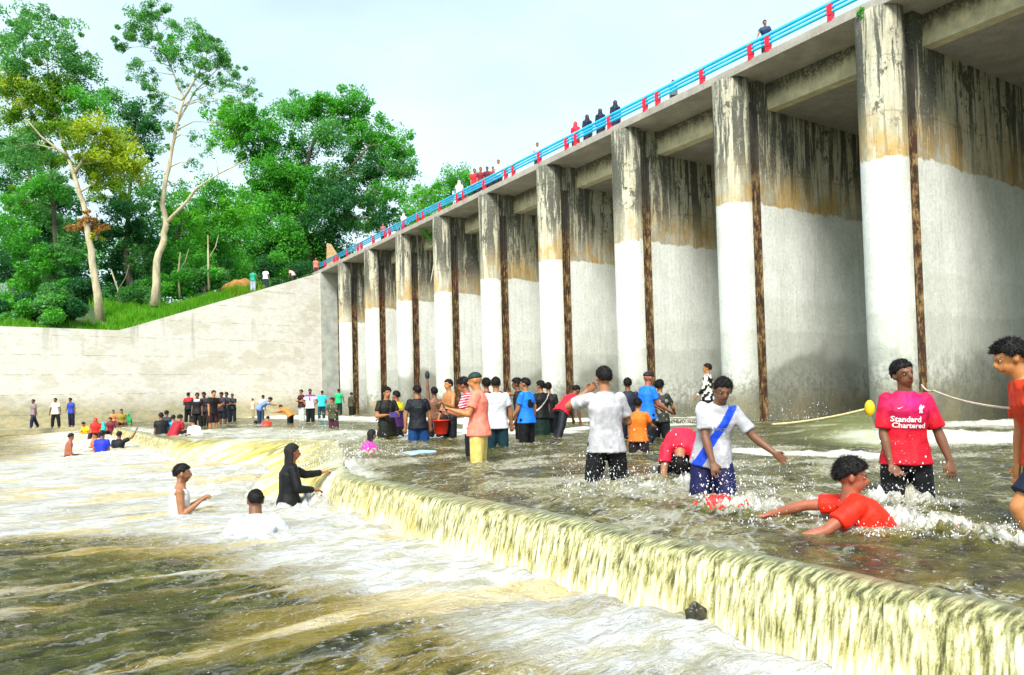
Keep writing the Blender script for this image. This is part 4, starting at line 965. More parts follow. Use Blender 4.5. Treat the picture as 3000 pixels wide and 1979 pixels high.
                sd_ = np.cross(dr, rs_.normal(size=nd.shape)); sd_ /= np.linalg.norm(sd_, axis=1)[:, None]; ln_h = (.013 if hair == 'short' else .024) * rs_.uniform(.5, 1.3, len(nd))[:, None]
                TV = np.stack([bp - sd_ * .003, bp + sd_ * .003, bp + dr * ln_h], 1).reshape(-1, 3); hm.add(TV, [[3 * i_, 3 * i_ + 1, 3 * i_ + 2] for i_ in range(len(nd))])
            ho = hm.build('hair', M_HAIR, None, True); set_col(ho.data, np.tile(np.array(hairc), (len(ho.data.vertices), 1)))
        child(ho)
    elif hair == 'cap':
        hm = MB(); ell(hm, hc + Hu * .022 * h - Fh * .004 * h, (.050 * h, .062 * h, .052 * h), ax, lambda Sv: np.where(Sv[:, 2] < -.1, .75, 1.0), SPHH); ell(hm, hc + Hu * .026 * h + Fh * .06 * h, (.036 * h, .035 * h, .006 * h), ax)
        child(fuse('cap', hm, max(.008, vox * .8), M_CLOTH, None, lambda P: np.tile(np.array(hairc), (len(P), 1)), 2))
    elif hair == 'scarf':
        hm = MB(); ell(hm, hc + Hu * .006 * h - Fh * .012 * h, (.056 * h, .062 * h, .066 * h), ax)
        loft(hm, [(hc - Hu * .03 * h, Sl, Fh, .05 * h, .05 * h), (A(neck) + ZUP * .01, Ss, Fs, .075 * h, .065 * h), (A(chest), Ss, Fs, .115 * h, .085 * h)])
        child(fuse('headscarf', hm, max(.01, vox), M_CLOTH, None, lambda P: np.tile(np.array(hairc), (len(P), 1)), 3, .006))
    # clothes
    ev = max(.006, vox * .35)
    def cf(c):
        c = np.array(lin(c)); return lambda P: np.tile(c, (len(P), 1))
    if top in ('tee', 'long', 'vest', 'tank', 'robe'):
        tm = MB(); g = ev + .006 * H * (1.4 if top in ('tee', 'long') else .5)
        gs = ev * .7 + .0035 * H; low = pel - Td * (.045 + hem) * H
        rings = [(A(low), Sp, Fp, .100 * r + g * 1.9, .078 * r + g * 1.9), (A(pel), Sp, Fp, .096 * r + g * 1.3, .074 * r + g * 1.3), (A(waist - Td * .03 * H), Sp, Fp, .085 * r + g * 1.2, .060 * r + g * 1.2), (A(waist + T2d * .02 * H), Ss, Fs, .084 * r + g, .059 * r + g * 1.1),
                 (A(chest), Ss, Fs, .098 * r + g, .066 * r + g), (A(neck - T2d * .045 * H), Ss, Fs, (.094 if top != 'tank' else .078) * r + gs, .057 * r + gs), (A(neck - T2d * .016 * H), Ss, Fs, .070 * r + gs * .8, .044 * r + gs * .8)]
        if top != 'tank': rings.append((A(neck + T2d * .008 * H), Ss, Fs, .040 * r + gs * .6, .038 * r + gs * .6))
        if top == 'robe': rings = [(A(pel - ZUP * .42 * H), S, Fw, .13 * H, .11 * H), (A(pel - ZUP * .2 * H), S, Fw, .12 * H, .09 * H)] + rings
        loft(tm, rings)
        if top in ('tee', 'long', 'robe'):
            for q in 'LR':
                ell(tm, A(sh[q]), (.032 * r + gs,) * 3); m_ = sh[q].lerp(el[q], sleeve if top == 'tee' else 1.0)
                flatcap(tm, A(sh[q]), A(m_), .032 * r + gs, (.032 if top == 'tee' else .026) * r + gs * 1.5)
                if top in ('long', 'robe'): ell(tm, A(el[q]), (.027 * r + gs,) * 3); flatcap(tm, A(el[q]), A(el[q].lerp(hd[q], .93)), .027 * r + gs, .018 * r + gs)
        tcf = shf(A, neck, pel, Ss, Fs, T2d, H) if shf else cf(topc)
        so = child(fuse({'tee': 'shirt', 'long': 'shirt', 'vest': 'vest', 'tank': 'undershirt', 'robe': 'robe'}[top], tm, vox, M_CLOTH, None, tcf, 2, .0075 if vox < .012 else .007, 13 if vox < .016 else 9, seed, (.8, .8, .55)))
    if top != 'none' and vox < .012:
        me_ = so.data; nv2 = len(me_.vertices); q_ = np.empty(nv2 * 3, dtype=np.float32); me_.vertices.foreach_get('co', q_); q_ = q_.reshape(-1, 3).astype(float); a_ = me_.color_attributes['Col']; cc_ = np.empty(nv2 * 4, dtype=np.float32); a_.data.foreach_get('color', cc_); cc_ = cc_.reshape(-1, 4)
        w_ = vn3(q_[:, 0] * 6 + seed, q_[:, 1] * 6, q_[:, 2] * 4, 31) * .6 + vn3(q_[:, 0] * 15, q_[:, 1] * 15 + seed, q_[:, 2] * 9, 32) * .4 + (neck.z + org.z - .30 - pos.z * 0 - q_[:, 2]) * 1.2
        cc_[:, :3] *= (1 - .30 * sstep(.05, .22, w_))[:, None]; a_.data.foreach_set('color', cc_.ravel())
    if bot in ('trousers', 'shorts', 'long_shorts'):
        bmh = MB(); g = ev + .006 * H
        loft(bmh, [(A(pel - Td * .07 * H), Sp, Fp, .086 * r + g, .066 * r + g), (A(pel - Td * .02 * H), Sp, Fp, .092 * r + g, .066 * r + g), (A(pel + Td * .02 * H), Sp, Fp, .084 * r, .058 * r)])
        for q in 'LR':
            e_ = 1.0 if bot == 'trousers' else (.78 if bot == 'shorts' else .98); ke = hp[q].lerp(kn[q], e_)
            ell(bmh, A(hp[q]), (.056 * r + g,) * 3); flatcap(bmh, A(hp[q]), A(ke), .057 * r + g, (.041 if bot == 'trousers' else .052) * r + g)
            if bot == 'trousers': ell(bmh, A(kn[q]), (.040 * r + g,) * 3); flatcap(bmh, A(kn[q]), A(kn[q].lerp(an[q], .96)), .040 * r + g, .030 * r + g * 1.4)
        child(fuse('trousers' if bot == 'trousers' else 'shorts', bmh, vox, M_CLOTH, None, botf or cf(botc), 2, .007 if vox < .012 else .006, 12, seed + 4, (1, 1, .5)))
    elif bot == 'skirt':
        bmh = MB(); loft(bmh, [(A(pel + Td * .05 * H), Sp, Fp, .09 * r, .065 * r), (A(pel - ZUP * .05 * H), S, Fw, .105 * r, .08 * r), (A(pel - ZUP * .25 * H), S, Fw, .115 * H, .095 * H), (A(pel - ZUP * .42 * H), S, Fw, .13 * H, .11 * H)])
        child(fuse('skirt', bmh, vox, M_CLOTH, None, cf(botc), 2, .007, 12, seed, (1, 1, .25)))
    me_o['_x'] = 0; del me_o['_x']
    PEOPLE.append((A(an['L'] if False else pel), vox, z0, H)); LEGS.append((A(kn['L']), A(kn['R']), A(an['L']), A(an['R']), A(pel), z0, vox))
    J = dict(root=me_o, pos=pos, neck=A(neck), chest=A(chest), waist=A(waist), pel=A(pel), Ss=Ss, Fs=Fs, T2=T2d, H=H, hd={q: A(hd[q]) for q in 'LR'}, el={q: A(el[q]) for q in 'LR'}, head=hc, Fh=Fh, Sl=Sl, Hu=Hu, child=child, shirt=so if top != 'none' else None, d=d, kn={q: A(kn[q]) for q in 'LR'}, an={q: A(an[q]) for q in 'LR'})
    return J
# ---- figures shown large
def two(c1, c2, f):
    """cloth colour split by a function of the local shirt coordinates (side, front, height)"""
    def mk(A, neck, pel, Ss, Fs, T2, H):
        o = np.array(A(neck)); X = np.array([list(Ss), list(Fs), list(T2)]); a, b = np.array(lin(c1)), np.array(lin(c2))
        def g(P):
            L_ = (P - o) @ X.T / H; k = f(L_[:, 0], L_[:, 1], L_[:, 2], P)[:, None]; return a * (1 - k) + b * k
        return g
    return mk
GN = 'people playing in the shallow water above the weir'
VX = .0085
P1 = person(1768, 1075, 1410, 4, 'man in a wet white tee seen from behind, one hand raised to his head', H=1.70, skin='m', topc='#c8c6ca', bot='trousers', botc='#0c0c10', vox=VX, group=GN,
            aL=((.62, .55, -.22), (-.95, -.25, .75)), aR=((-.35, .25, -.85), (.15, .8, .1)), lL=((.18, .05, -1), (.10, -.05, -1)), lR=((-.14, .05, -1), (-.03, -.03, -1)), face=(.12, 1, 0), hem=.02, build=1.04, sleeve=.72, seed=1)
P2 = person(2124, 1110, 1462, 172, 'dark skinned boy in a white jersey with a blue diagonal sash reaching to the water', H=1.55, skin='d', T=(.10, .12, 1), T2=(.18, .34, 1), head_up=(.15, .45, 1), face=(.10, 1, -.45),
            bot='long_shorts', botc='#141446', vox=VX, group=GN, aL=((.52, .15, -.75), (.60, .45, -.55)), aR=((.02, .32, -1), (.22, .36, -1)), lL=((.10, .28, -1), (.05, -.25, -1)), lR=((-.10, .10, -1), (.0, -.1, -1)), hem=.01,
            shf=two('#c8c8ce', '#1c50e6', lambda s, f, z, P: ((np.abs(s - (.055 + (z + .03) * .42)) < .026 + .0 * z) & (f > -.02)).astype(float)), sleeve=.75, grip=.35, seed=2)
P3 = person(1992, 1385, 1404, 166, 'person in a bright red shirt bent double with hands in the water', H=1.62, skin='l', T=(.05, .85, .35), T2=(-.08, 1, -.42), head_up=(0, .6, -.8), face=(0, -.6, -.8),
            d=8.0, topc='#e81c3c', bot='trousers', botc='#101014', vox=VX, group=GN, aL=((.15, .35, -1), (.0, .15, -1)), aR=((-.12, .35, -1), (.0, .15, -1)), lL=((.12, .25, -1), (.05, -.28, -1)), lR=((-.35, .35, -1), (-.1, -.3, -1)), hem=.02, seed=3)
P4 = person(2636, 1056, 1465, 170, 'smiling young man standing in a red football jersey with white chest lettering', H=1.66, skin='d', T=(.0, .02, 1), T2=(.04, .05, 1), head_up=(-.20, .10, 1), face=(.30, 1, -.12),
            topc='#e2102c', bot='trousers', botc='#08090d', vox=VX, group=GN, aL=((.34, .02, -1), (.26, .22, -1)), aR=((-.14, .06, -1), (.12, .30, -1)), hL=(.05, .2, -1), hR=(.45, .35, -1), lL=((.10, .02, -1), (.04, -.05, -1)), lR=((-.10, .05, -1), (-.04, -.08, -1)),
            shf=two('#e2102c', '#d8127c', lambda s, f, z, P: (np.clip(.8 - 5 * np.abs(z + .045) - 3 * np.abs(s), 0, .7))), sleeve=.86, hem=.0, build=.99, grip=.45, seed=4)
P5 = person(2500, 1347, 1530, -100, 'laughing youth in an orange red shirt leaning back in the water with one knee up', H=1.64, skin='r', T=(0, -.85, .5), T2=(.05, -.72, .7), head_up=(0, .15, 1), face=(-.15, 1, .12), d=5.1,
            topc='#f0280e', bot='shorts', botc='#e8541c', vox=VX, group=GN, aL=((.30, -1, -.1), (.3, -.9, -.3)), aR=((-.35, -.9, -.55), (-.1, -1, -.30)), lL=((.15, 1, .05), (.1, 1, .0)), lR=((-.05, .9, .32), (-.05, 1, -.14)), hair='thick', seed=5)
P6 = person(2938, 1003, 1590, 74, 'bare legged youth in an orange shirt leaning forward at the right edge', H=1.60, skin='o', T=(0, .12, 1), T2=(0, .36, 1), head_up=(0, .35, 1), face=(.05, 1, -.12), d=4.9,
            topc='#f0441c', bot='shorts', botc='#141a30', vox=VX, group=GN, aL=((.15, -.10, -1), (.10, .22, -1)), aR=((-.15, -.05, -1), (-.05, .10, -1)), lL=((.12, .62, -.8), (.05, -.42, -.9)), lR=((-.1, .2, -1), (0, -.5, -1)), hair='thick', grip=.3, sleeve=.72, seed=6)
# ---- the middle group
GM = 'group standing together mid stream'; VM = .012
P7 = person(1388, 1092, 1356, 82, 'man in a salmon pink tee and cream trousers looking down at his phone', H=1.70, skin='o', head_up=(0, .12, 1), face=(.15, 1, -.25), vox=VM, group=GM, topc='#f4826c', bot='trousers', botc='#d6be6c',
            aL=((.22, .38, -1), (.10, .95, .30)), aR=((-.15, .32, -1), (.15, .95, .25)), hair='cap', hairc=(.012, .035, .028), lL=((.05, .06, -1), (0, -.05, -1)), build=1.08, seed=7, hem=.02)
P8 = person(1352, 1110, 1338, 70, 'youth in a red and white jersey bent over a phone left of the salmon shirt', H=1.66, skin='r', T2=(0, .22, 1), head_up=(0, .35, 1), face=(.05, 1, -.4), vox=VM, group=GM, bot='trousers', botc='#101216',
            shf=two('#d81c34', '#f0e8f0', lambda s, f, z, P: ((z < -.17) | (np.sin(z * 260) > .55)).astype(float)), aL=((.15, .35, -1), (.1, .95, .25)), aR=((-.15, .32, -1), (.15, .95, .3)), hair='thick', seed=8, hem=.03)
P9 = person(1313, 1112, 1296, 130, 'bare chested youth with a red bucket behind the two phone users', H=1.66, skin='o', vox=VM, group=GM, top='none', bot='trousers', botc='#14181e', aL=((.3, .3, -1), (.0, .9, .3)), aR=((-.25, .15, -1), (-.1, .35, -1)), face=(0, 1, -.1), seed=9)
P10 = person(1452, 1106, 1320, 0, 'man in a white shirt and teal jeans seen from behind', H=1.68, skin='m', vox=VM, group=GM, topc='#c6c5c9', bot='trousers', botc='#12323a', aL=((.35, .1, -1), (.1, .3, -1)), aR=((-.30, .12, -1), (-.05, .25, -1)), hem=.02, build=1.08, seed=10)
P11 = person(1424, 1110, 1300, 20, 'youth in maroon clothes half hidden between the salmon and white shirts', H=1.66, skin='m', vox=VM, group=GM, topc='#5a0a14', bot='trousers', botc='#180a10', aR=((-1, .1, .05), (-1, -.05, -.10)), aL=((.1, 0, -1), (0, .2, -1)), hair='thick', seed=11)
P12 = person(1537, 1108, 1304, 55, 'person in a bright blue printed tee facing left beside the white shirt', H=1.68, skin='m', vox=VM, group=GM, bot='trousers', botc='#0c0c10', aL=((.15, .25, -1), (.0, .5, -.6)), aR=((-.25, -.1, -1), (-.1, .12, -1)), face=(.3, 1, -.15), hem=.0,
             shf=two('#1878e0', '#101828', lambda s, f, z, P: ((vn3(P[:, 0] * 9, P[:, 1] * 9, P[:, 2] * 9, 4) > .30) & (z > -.25) & (z < -.08)).astype(float)), seed=12)
P13 = person(1512, 1110, 1296, 80, 'dark shirted youth just left of the bright blue tee', H=1.66, skin='d', vox=VM, group=GM, topc='#1c1618', bot='trousers', botc='#0e0e12', T2=(0, .1, 1), hair='thick', face=(0, 1, -.2), seed=13)
P14 = person(1583, 1118, 1282, 30, 'figure in a black top with a white strap and long dark green skirt', H=1.62, skin='m', vox=VM, group=GM, bot='skirt', botc='#06261c', face=(.5, 1, 0),
             shf=two('#0c0c0e', '#cfc8c0', lambda s, f, z, P: ((np.abs(s + .9 * (z + .13)) < .010) & (f < .02)).astype(float)), hair='thick', seed=14)
P15 = person(1606, 1121, 1276, -10, 'youth in dark clothes right behind the white strap', H=1.66, skin='m', vox=VM, group=GM, topc='#181214', bot='trousers', botc='#0e1014', seed=15)
P16 = person(1693, 1132, 1250, -48, 'figure in a red shirt leaning hard to the right with one dark leg trailing', H=1.6, skin='d', T=(0, .7, .75), T2=(0, .8, .6), face=(0, 1, -.1), vox=VM, group=GM, topc='#e61c30', bot='trousers', botc='#10141c', lL=((.2, .2, -1), (.3, -.2, -1)), lR=((-.2, -.5, -1), (-.2, -.6, -.8)), aL=((.1, .5, -1), (0, .3, -1)), d=16.8, seed=16)
P17 = person(1221, 1130, 1303, 8, 'man in a black tee and blue shorts walking away', H=1.70, skin='m', vox=VM, group=GM, bot='long_shorts', botc='#123c70', face=(.5, 1, 0), aL=((.32, -.05, -1), (.05, .02, -1)), aR=((-.30, .05, -1), (-.05, .2, -1)), lR=((-.12, .05, -1), (-.1, -.2, -1)), hem=.01, build=1.05, seed=17,
             shf=two('#0b0e18', '#1e4a2a', lambda s, f, z, P: ((np.abs(z + .10 - 2.2 * s * s) < .006) & (np.abs(s) < .05) & (f < 0)).astype(float)))
P18 = person(1133, 1136, 1300, 215, 'man in a long black shirt and camouflage shorts with a camera at his waist', H=1.70, skin='m', vox=VM, group=GM, topc='#16160f', bot='long_shorts', aL=((.2, .35, -1), (-.5, .8, .1)), aR=((-.3, .1, -1), (.4, .8, .1)), hem=.10, build=1.08, seed=18, hair='thick', face=(.1, 1, -.1),
             botf=lambda P: np.where((vn3(P[:, 0] * 12, P[:, 1] * 12, P[:, 2] * 12, 2) > 0)[:, None], np.array([.42, .34, .10]), np.array([.08, .10, .03])))
P19 = person(1160, 1146, 1290, 60, 'person in a yellow and violet top standing close behind the camouflage shorts', H=1.62, skin='r', vox=VM, group=GM, bot='trousers', botc='#20202a', shf=two('#d8c81c', '#3a1450', lambda s, f, z, P: (z < -.12).astype(float)), aL=((.2, .3, -1), (.2, .9, -.2)), seed=19)
P20 = person(1092, 1260, 1328, -60, 'child in a bright pink top sitting in the water', H=1.30, skin='m', z0=0, vox=VM, group=GM, topc='#f0389a', bot='shorts', botc='#c02860', T2=(0, .35, 1), aL=((.3, .7, -.6), (0, .6, -.6)), aR=((-.4, .4, -.7), (-.1, .7, -.4)), lL=((.3, 1, 0), (.2, .5, -1)), lR=((-.3, 1, 0), (-.2, .5, -1)), hair='long', seed=20)
P21 = person(1900, 1090, 1300, -62, 'man in a blue tee and black hat with both hands held out', H=1.70, skin='r', vox=VM, group=GM, topc='#1a72dc', bot='trousers', botc='#0d0f18', hair='cap', hairc=(.012, .012, .02), T2=(0, .12, 1), aL=((.15, .55, -.8), (0, .9, -.4)), aR=((-.15, .35, -1), (0, .9, -.45)), lL=((.1, .25, -1), (0, -.1, -1)), lR=((-.1, -.1, -1), (0, -.3, -1)), hem=.0, seed=21)
P22 = person(1932, 1115, 1290, -30, 'youth in a grey patterned shirt just right of the black hat', H=1.60, skin='m', vox=VM, group=GM, bot='trousers', botc='#12141a', shf=two('#2a2c26', '#8c8878', lambda s, f, z, P: (vn3(P[:, 0] * 14, P[:, 1] * 14, P[:, 2] * 14, 4) > .1).astype(float)), aR=((-.3, .4, -.8), (.2, .8, -.3)), seed=22, hair='thick')
P23 = person(1838, 1108, 1268, 0, 'man in a dark navy shirt behind the raised elbow of the wet white tee', H=1.68, skin='d', vox=VM, group=GM, topc='#181c30', bot='trousers', botc='#10121a', d=15.5, seed=23)
P24 = person(1868, 1168, 1262, -20, 'child in an orange top between the wet white tee and the blue tee', H=1.25, skin='m', vox=VM, group=GM, topc='#e06c18', bot='shorts', botc='#201418', aR=((-.3, .5, -.7), (0, .9, -.1)), d=11.5, seed=24)
P25 = person(2072, 1066, 1232, 62, 'person in a black and white leopard pattern shirt standing by the second nearest pier', H=1.70, skin='o', vox=VM, group=GM, bot='trousers', botc='#14120e', d=19, face=(.1, 1, -.15), T2=(0, -.08, 1), aL=((.1, .2, -1), (0, .7, -.7)), aR=((-.1, -.1, -1), (0, .3, -1)),
             shf=two('#e4ded0', '#12100e', lambda s, f, z, P: (vn3(P[:, 0] * 15, P[:, 1] * 15, P[:, 2] * 15, 4) > -.05).astype(float)), top='long', hem=.02, seed=25)
P26 = person(1272, 1135, 1290, 20, 'thin youth with one arm stretched straight up holding a black bag', H=1.55, skin='d', vox=VM, group=GM, top='none', bot='trousers', botc='#141414', aL=((.05, .05, 1), (.0, .02, 1)), aR=((-.1, 0, -1), (0, .2, -1)), d=17, seed=26)
# ---- below the weir
GL = 'bathers in the foaming pool below the weir'
P30 = person(535, 1360, 1508, -68, 'man in a white undershirt chest deep in foam with hands clasped', H=1.70, skin='m', z0=LOWZ, vox=VX, group=GL, top='tank', topc='#d8d2d0', bot='shorts', botc='#181818', T2=(0, .06, 1), face=(.0, 1, -.18), aL=((.10, .10, -1), (-.12, .9, .62)), aR=((-.15, .08, -1), (.16, .9, .66)), grip=.85, seed=30, beard=True)
P31 = person(748, 1436, 1522, 14, 'bather in a white tee crouching with only his back and head above the water', H=1.68, skin='d', z0=LOWZ, vox=VX, group=GL, topc='#eef0f6', bot='shorts', botc='#181818', T=(0, .25, 1), T2=(0, .30, 1), face=(.3, 1, -.1), aL=((.55, .3, -.8), (.2, .6, -.8)), aR=((-.55, .3, -.8), (-.2, .6, -.8)), build=1.2, d=8.25, seed=31,
             shf=two('#cccfd8', '#20242c', lambda s, f, z, P: ((np.hypot((s - .02) * .8, z + .155) < .012) | (np.hypot(s + .085, (z + .145) * 1.2) < .008)).astype(float)))
P32 = person(858, 1302, 1480, -62, 'long haired woman in black clothes stretching an arm towards the splash', H=1.60, skin='r', z0=LOWZ, vox=VX, group=GL, top='long', topc='#0c0d10', bot='skirt', botc='#08080a', T2=(0, .10, 1), hair='long', face=(.0, 1, -.15), aL=((.2, .85, -.40), (.1, 1, .05)), aR=((-.25, .2, -.9), (.35, .9, -.15)), hem=.08, build=1.05, d=10.1, seed=32)
# ---- lettering and marks on clothing
def stick(J, text, px_c, up_c, size, mat, front=1, gap=.010, shape=None, space=1.0):
    """flat letters or marks pressed on to the shirt; px_c, up_c are metres sideways and down from the neck"""
    H = J['H']; Sx = J['Ss'] * front; Up = J['T2']; Nn = J['Fs'] * front
    sh_ = J['shirt']; vs = [v.co + J['pos'] for v in sh_.data.vertices]; bv = BVHTree.FromPolygons(vs, [p.vertices for p in sh_.data.polygons])
    if shape is None:
        cu = bpy.data.curves.new('t', 'FONT'); cu.body = text; cu.size = size; cu.align_x = 'CENTER'; cu.offset = size * .022; cu.resolution_u = 2
        o = bpy.data.objects.new('t', cu); COL.objects.link(o); dg = bpy.context.evaluated_depsgraph_get(); me = bpy.data.meshes.new_from_object(o.evaluated_get(dg)); bpy.data.objects.remove(o)
        bm = bmesh.new(); bm.from_mesh(me); bmesh.ops.triangulate(bm, faces=bm.faces); bmesh.ops.subdivide_edges(bm, edges=[e for e in bm.edges if e.calc_length() > size * .2], cuts=2)
        bmesh.ops.triangulate(bm, faces=bm.faces)
        V = [v.co.copy() for v in bm.verts]; F = [[v.index for v in f.verts] for f in bm.faces]; bm.verts.index_update(); F = [[v.index for v in f.verts] for f in bm.faces]; bm.free()
    else: V, F = [Vector((x, y, 0)) for x, y in shape[0]], shape[1]
    W = []
    for v in V:
        p = J['neck'] + Sx * (px_c + v.x * space) - Up * up_c + Up * v.y; hit = bv.ray_cast(p + Nn * .6, -Nn)[0]
        W.append((hit if hit else p) + Nn * gap)
    o = mesh_np('lettering', np.array([list(w) for w in W]), F, mat); o.data.transform(Matrix.Translation(-J['pos'])); o.parent = sh_; return o
M_PRINT = simple('white_print', (.82, .78, .78), .7, var=.05, bs=0)
stick(P4, 'Standard', -.030, .232, .064, M_PRINT, gap=.007); stick(P4, 'Chartered', -.006, .282, .060, M_PRINT, gap=.007)
bird = ([(0, .03), (.012, .036), (.016, .02), (.03, .03), (.034, .016), (.018, .004), (.012, -.01), (.02, -.03), (.008, -.036), (.004, -.022), (-.006, -.036), (-.012, -.026), (-.006, -.008), (-.014, .004), (-.006, .014)], [[i for i in range(15)]])
stick(P4, '', .075, .125, 1, M_PRINT, shape=bird, gap=.008)
swo = ([(-.022, .002), (-.014, -.008), (.026, .014), (-.010, -.001)], [[0, 1, 2, 3]]); stick(P4, '', -.078, .120, 1, M_PRINT, shape=swo, gap=.008)
stick(P2, 'NFCR', .02, .20, .045, simple('faded_print', '#7c88b8', .8, bs=0), gap=.007)
# ---- figures seen small; (x, head y, water y, yaw, shirt, lower colour, pose, H, level, hair, skin, label)
def arm(k):
    return {'n': (None, None), 'phone': (((.15, .4, -1), (-.2, .95, .3)), ((-.15, .4, -1), (.2, .95, .3))), 'cross': (((.1, .4, -1), (-1, .5, .1)), ((-.1, .4, -1), (1, .5, .15))),
            'out': (((1, .1, .1), (1, .2, 0)), ((-1, .1, .1), (-1, .2, 0))), 'up': (((.7, .2, .2), (.2, .3, 1)), ((-.1, 0, -1), (0, .2, -1))), 'fwd': (((.2, .9, -.4), (0, 1, -.1)), ((-.2, .9, -.4), (0, 1, -.1))),
            'hip': (((.5, -.1, -.8), (-.4, .3, -.6)), ((-.5, -.1, -.8), (.4, .3, -.6))), 'wide': (((.45, .1, -1), (.15, .1, -1)), ((-.45, .1, -1), (-.15, .1, -1)))}[k]
POSE = {'stand': {}, 'walk': dict(lL=((.05, .4, -1), (0, .1, -1)), lR=((-.05, -.35, -1), (0, -.45, -1))), 'apart': dict(lL=((.22, 0, -1), (.08, 0, -1)), lR=((-.22, 0, -1), (-.08, 0, -1))),
        'bend': dict(T=(0, .5, .8), T2=(0, .9, .45)), 'lean': dict(T2=(0, .35, 1)), 'sit': dict(lL=((.25, 1, 0), (.1, .25, -1)), lR=((-.25, 1, 0), (-.1, .25, -1)), T2=(0, .2, 1)), 'crouch': dict(T=(0, .45, .8), T2=(0, .55, .8), lL=((.3, 1, .3), (.1, -.2, -1)), lR=((-.3, 1, .3), (-.1, -.2, -1)))}
G1 = 'bathers along the foot of the cream wall'
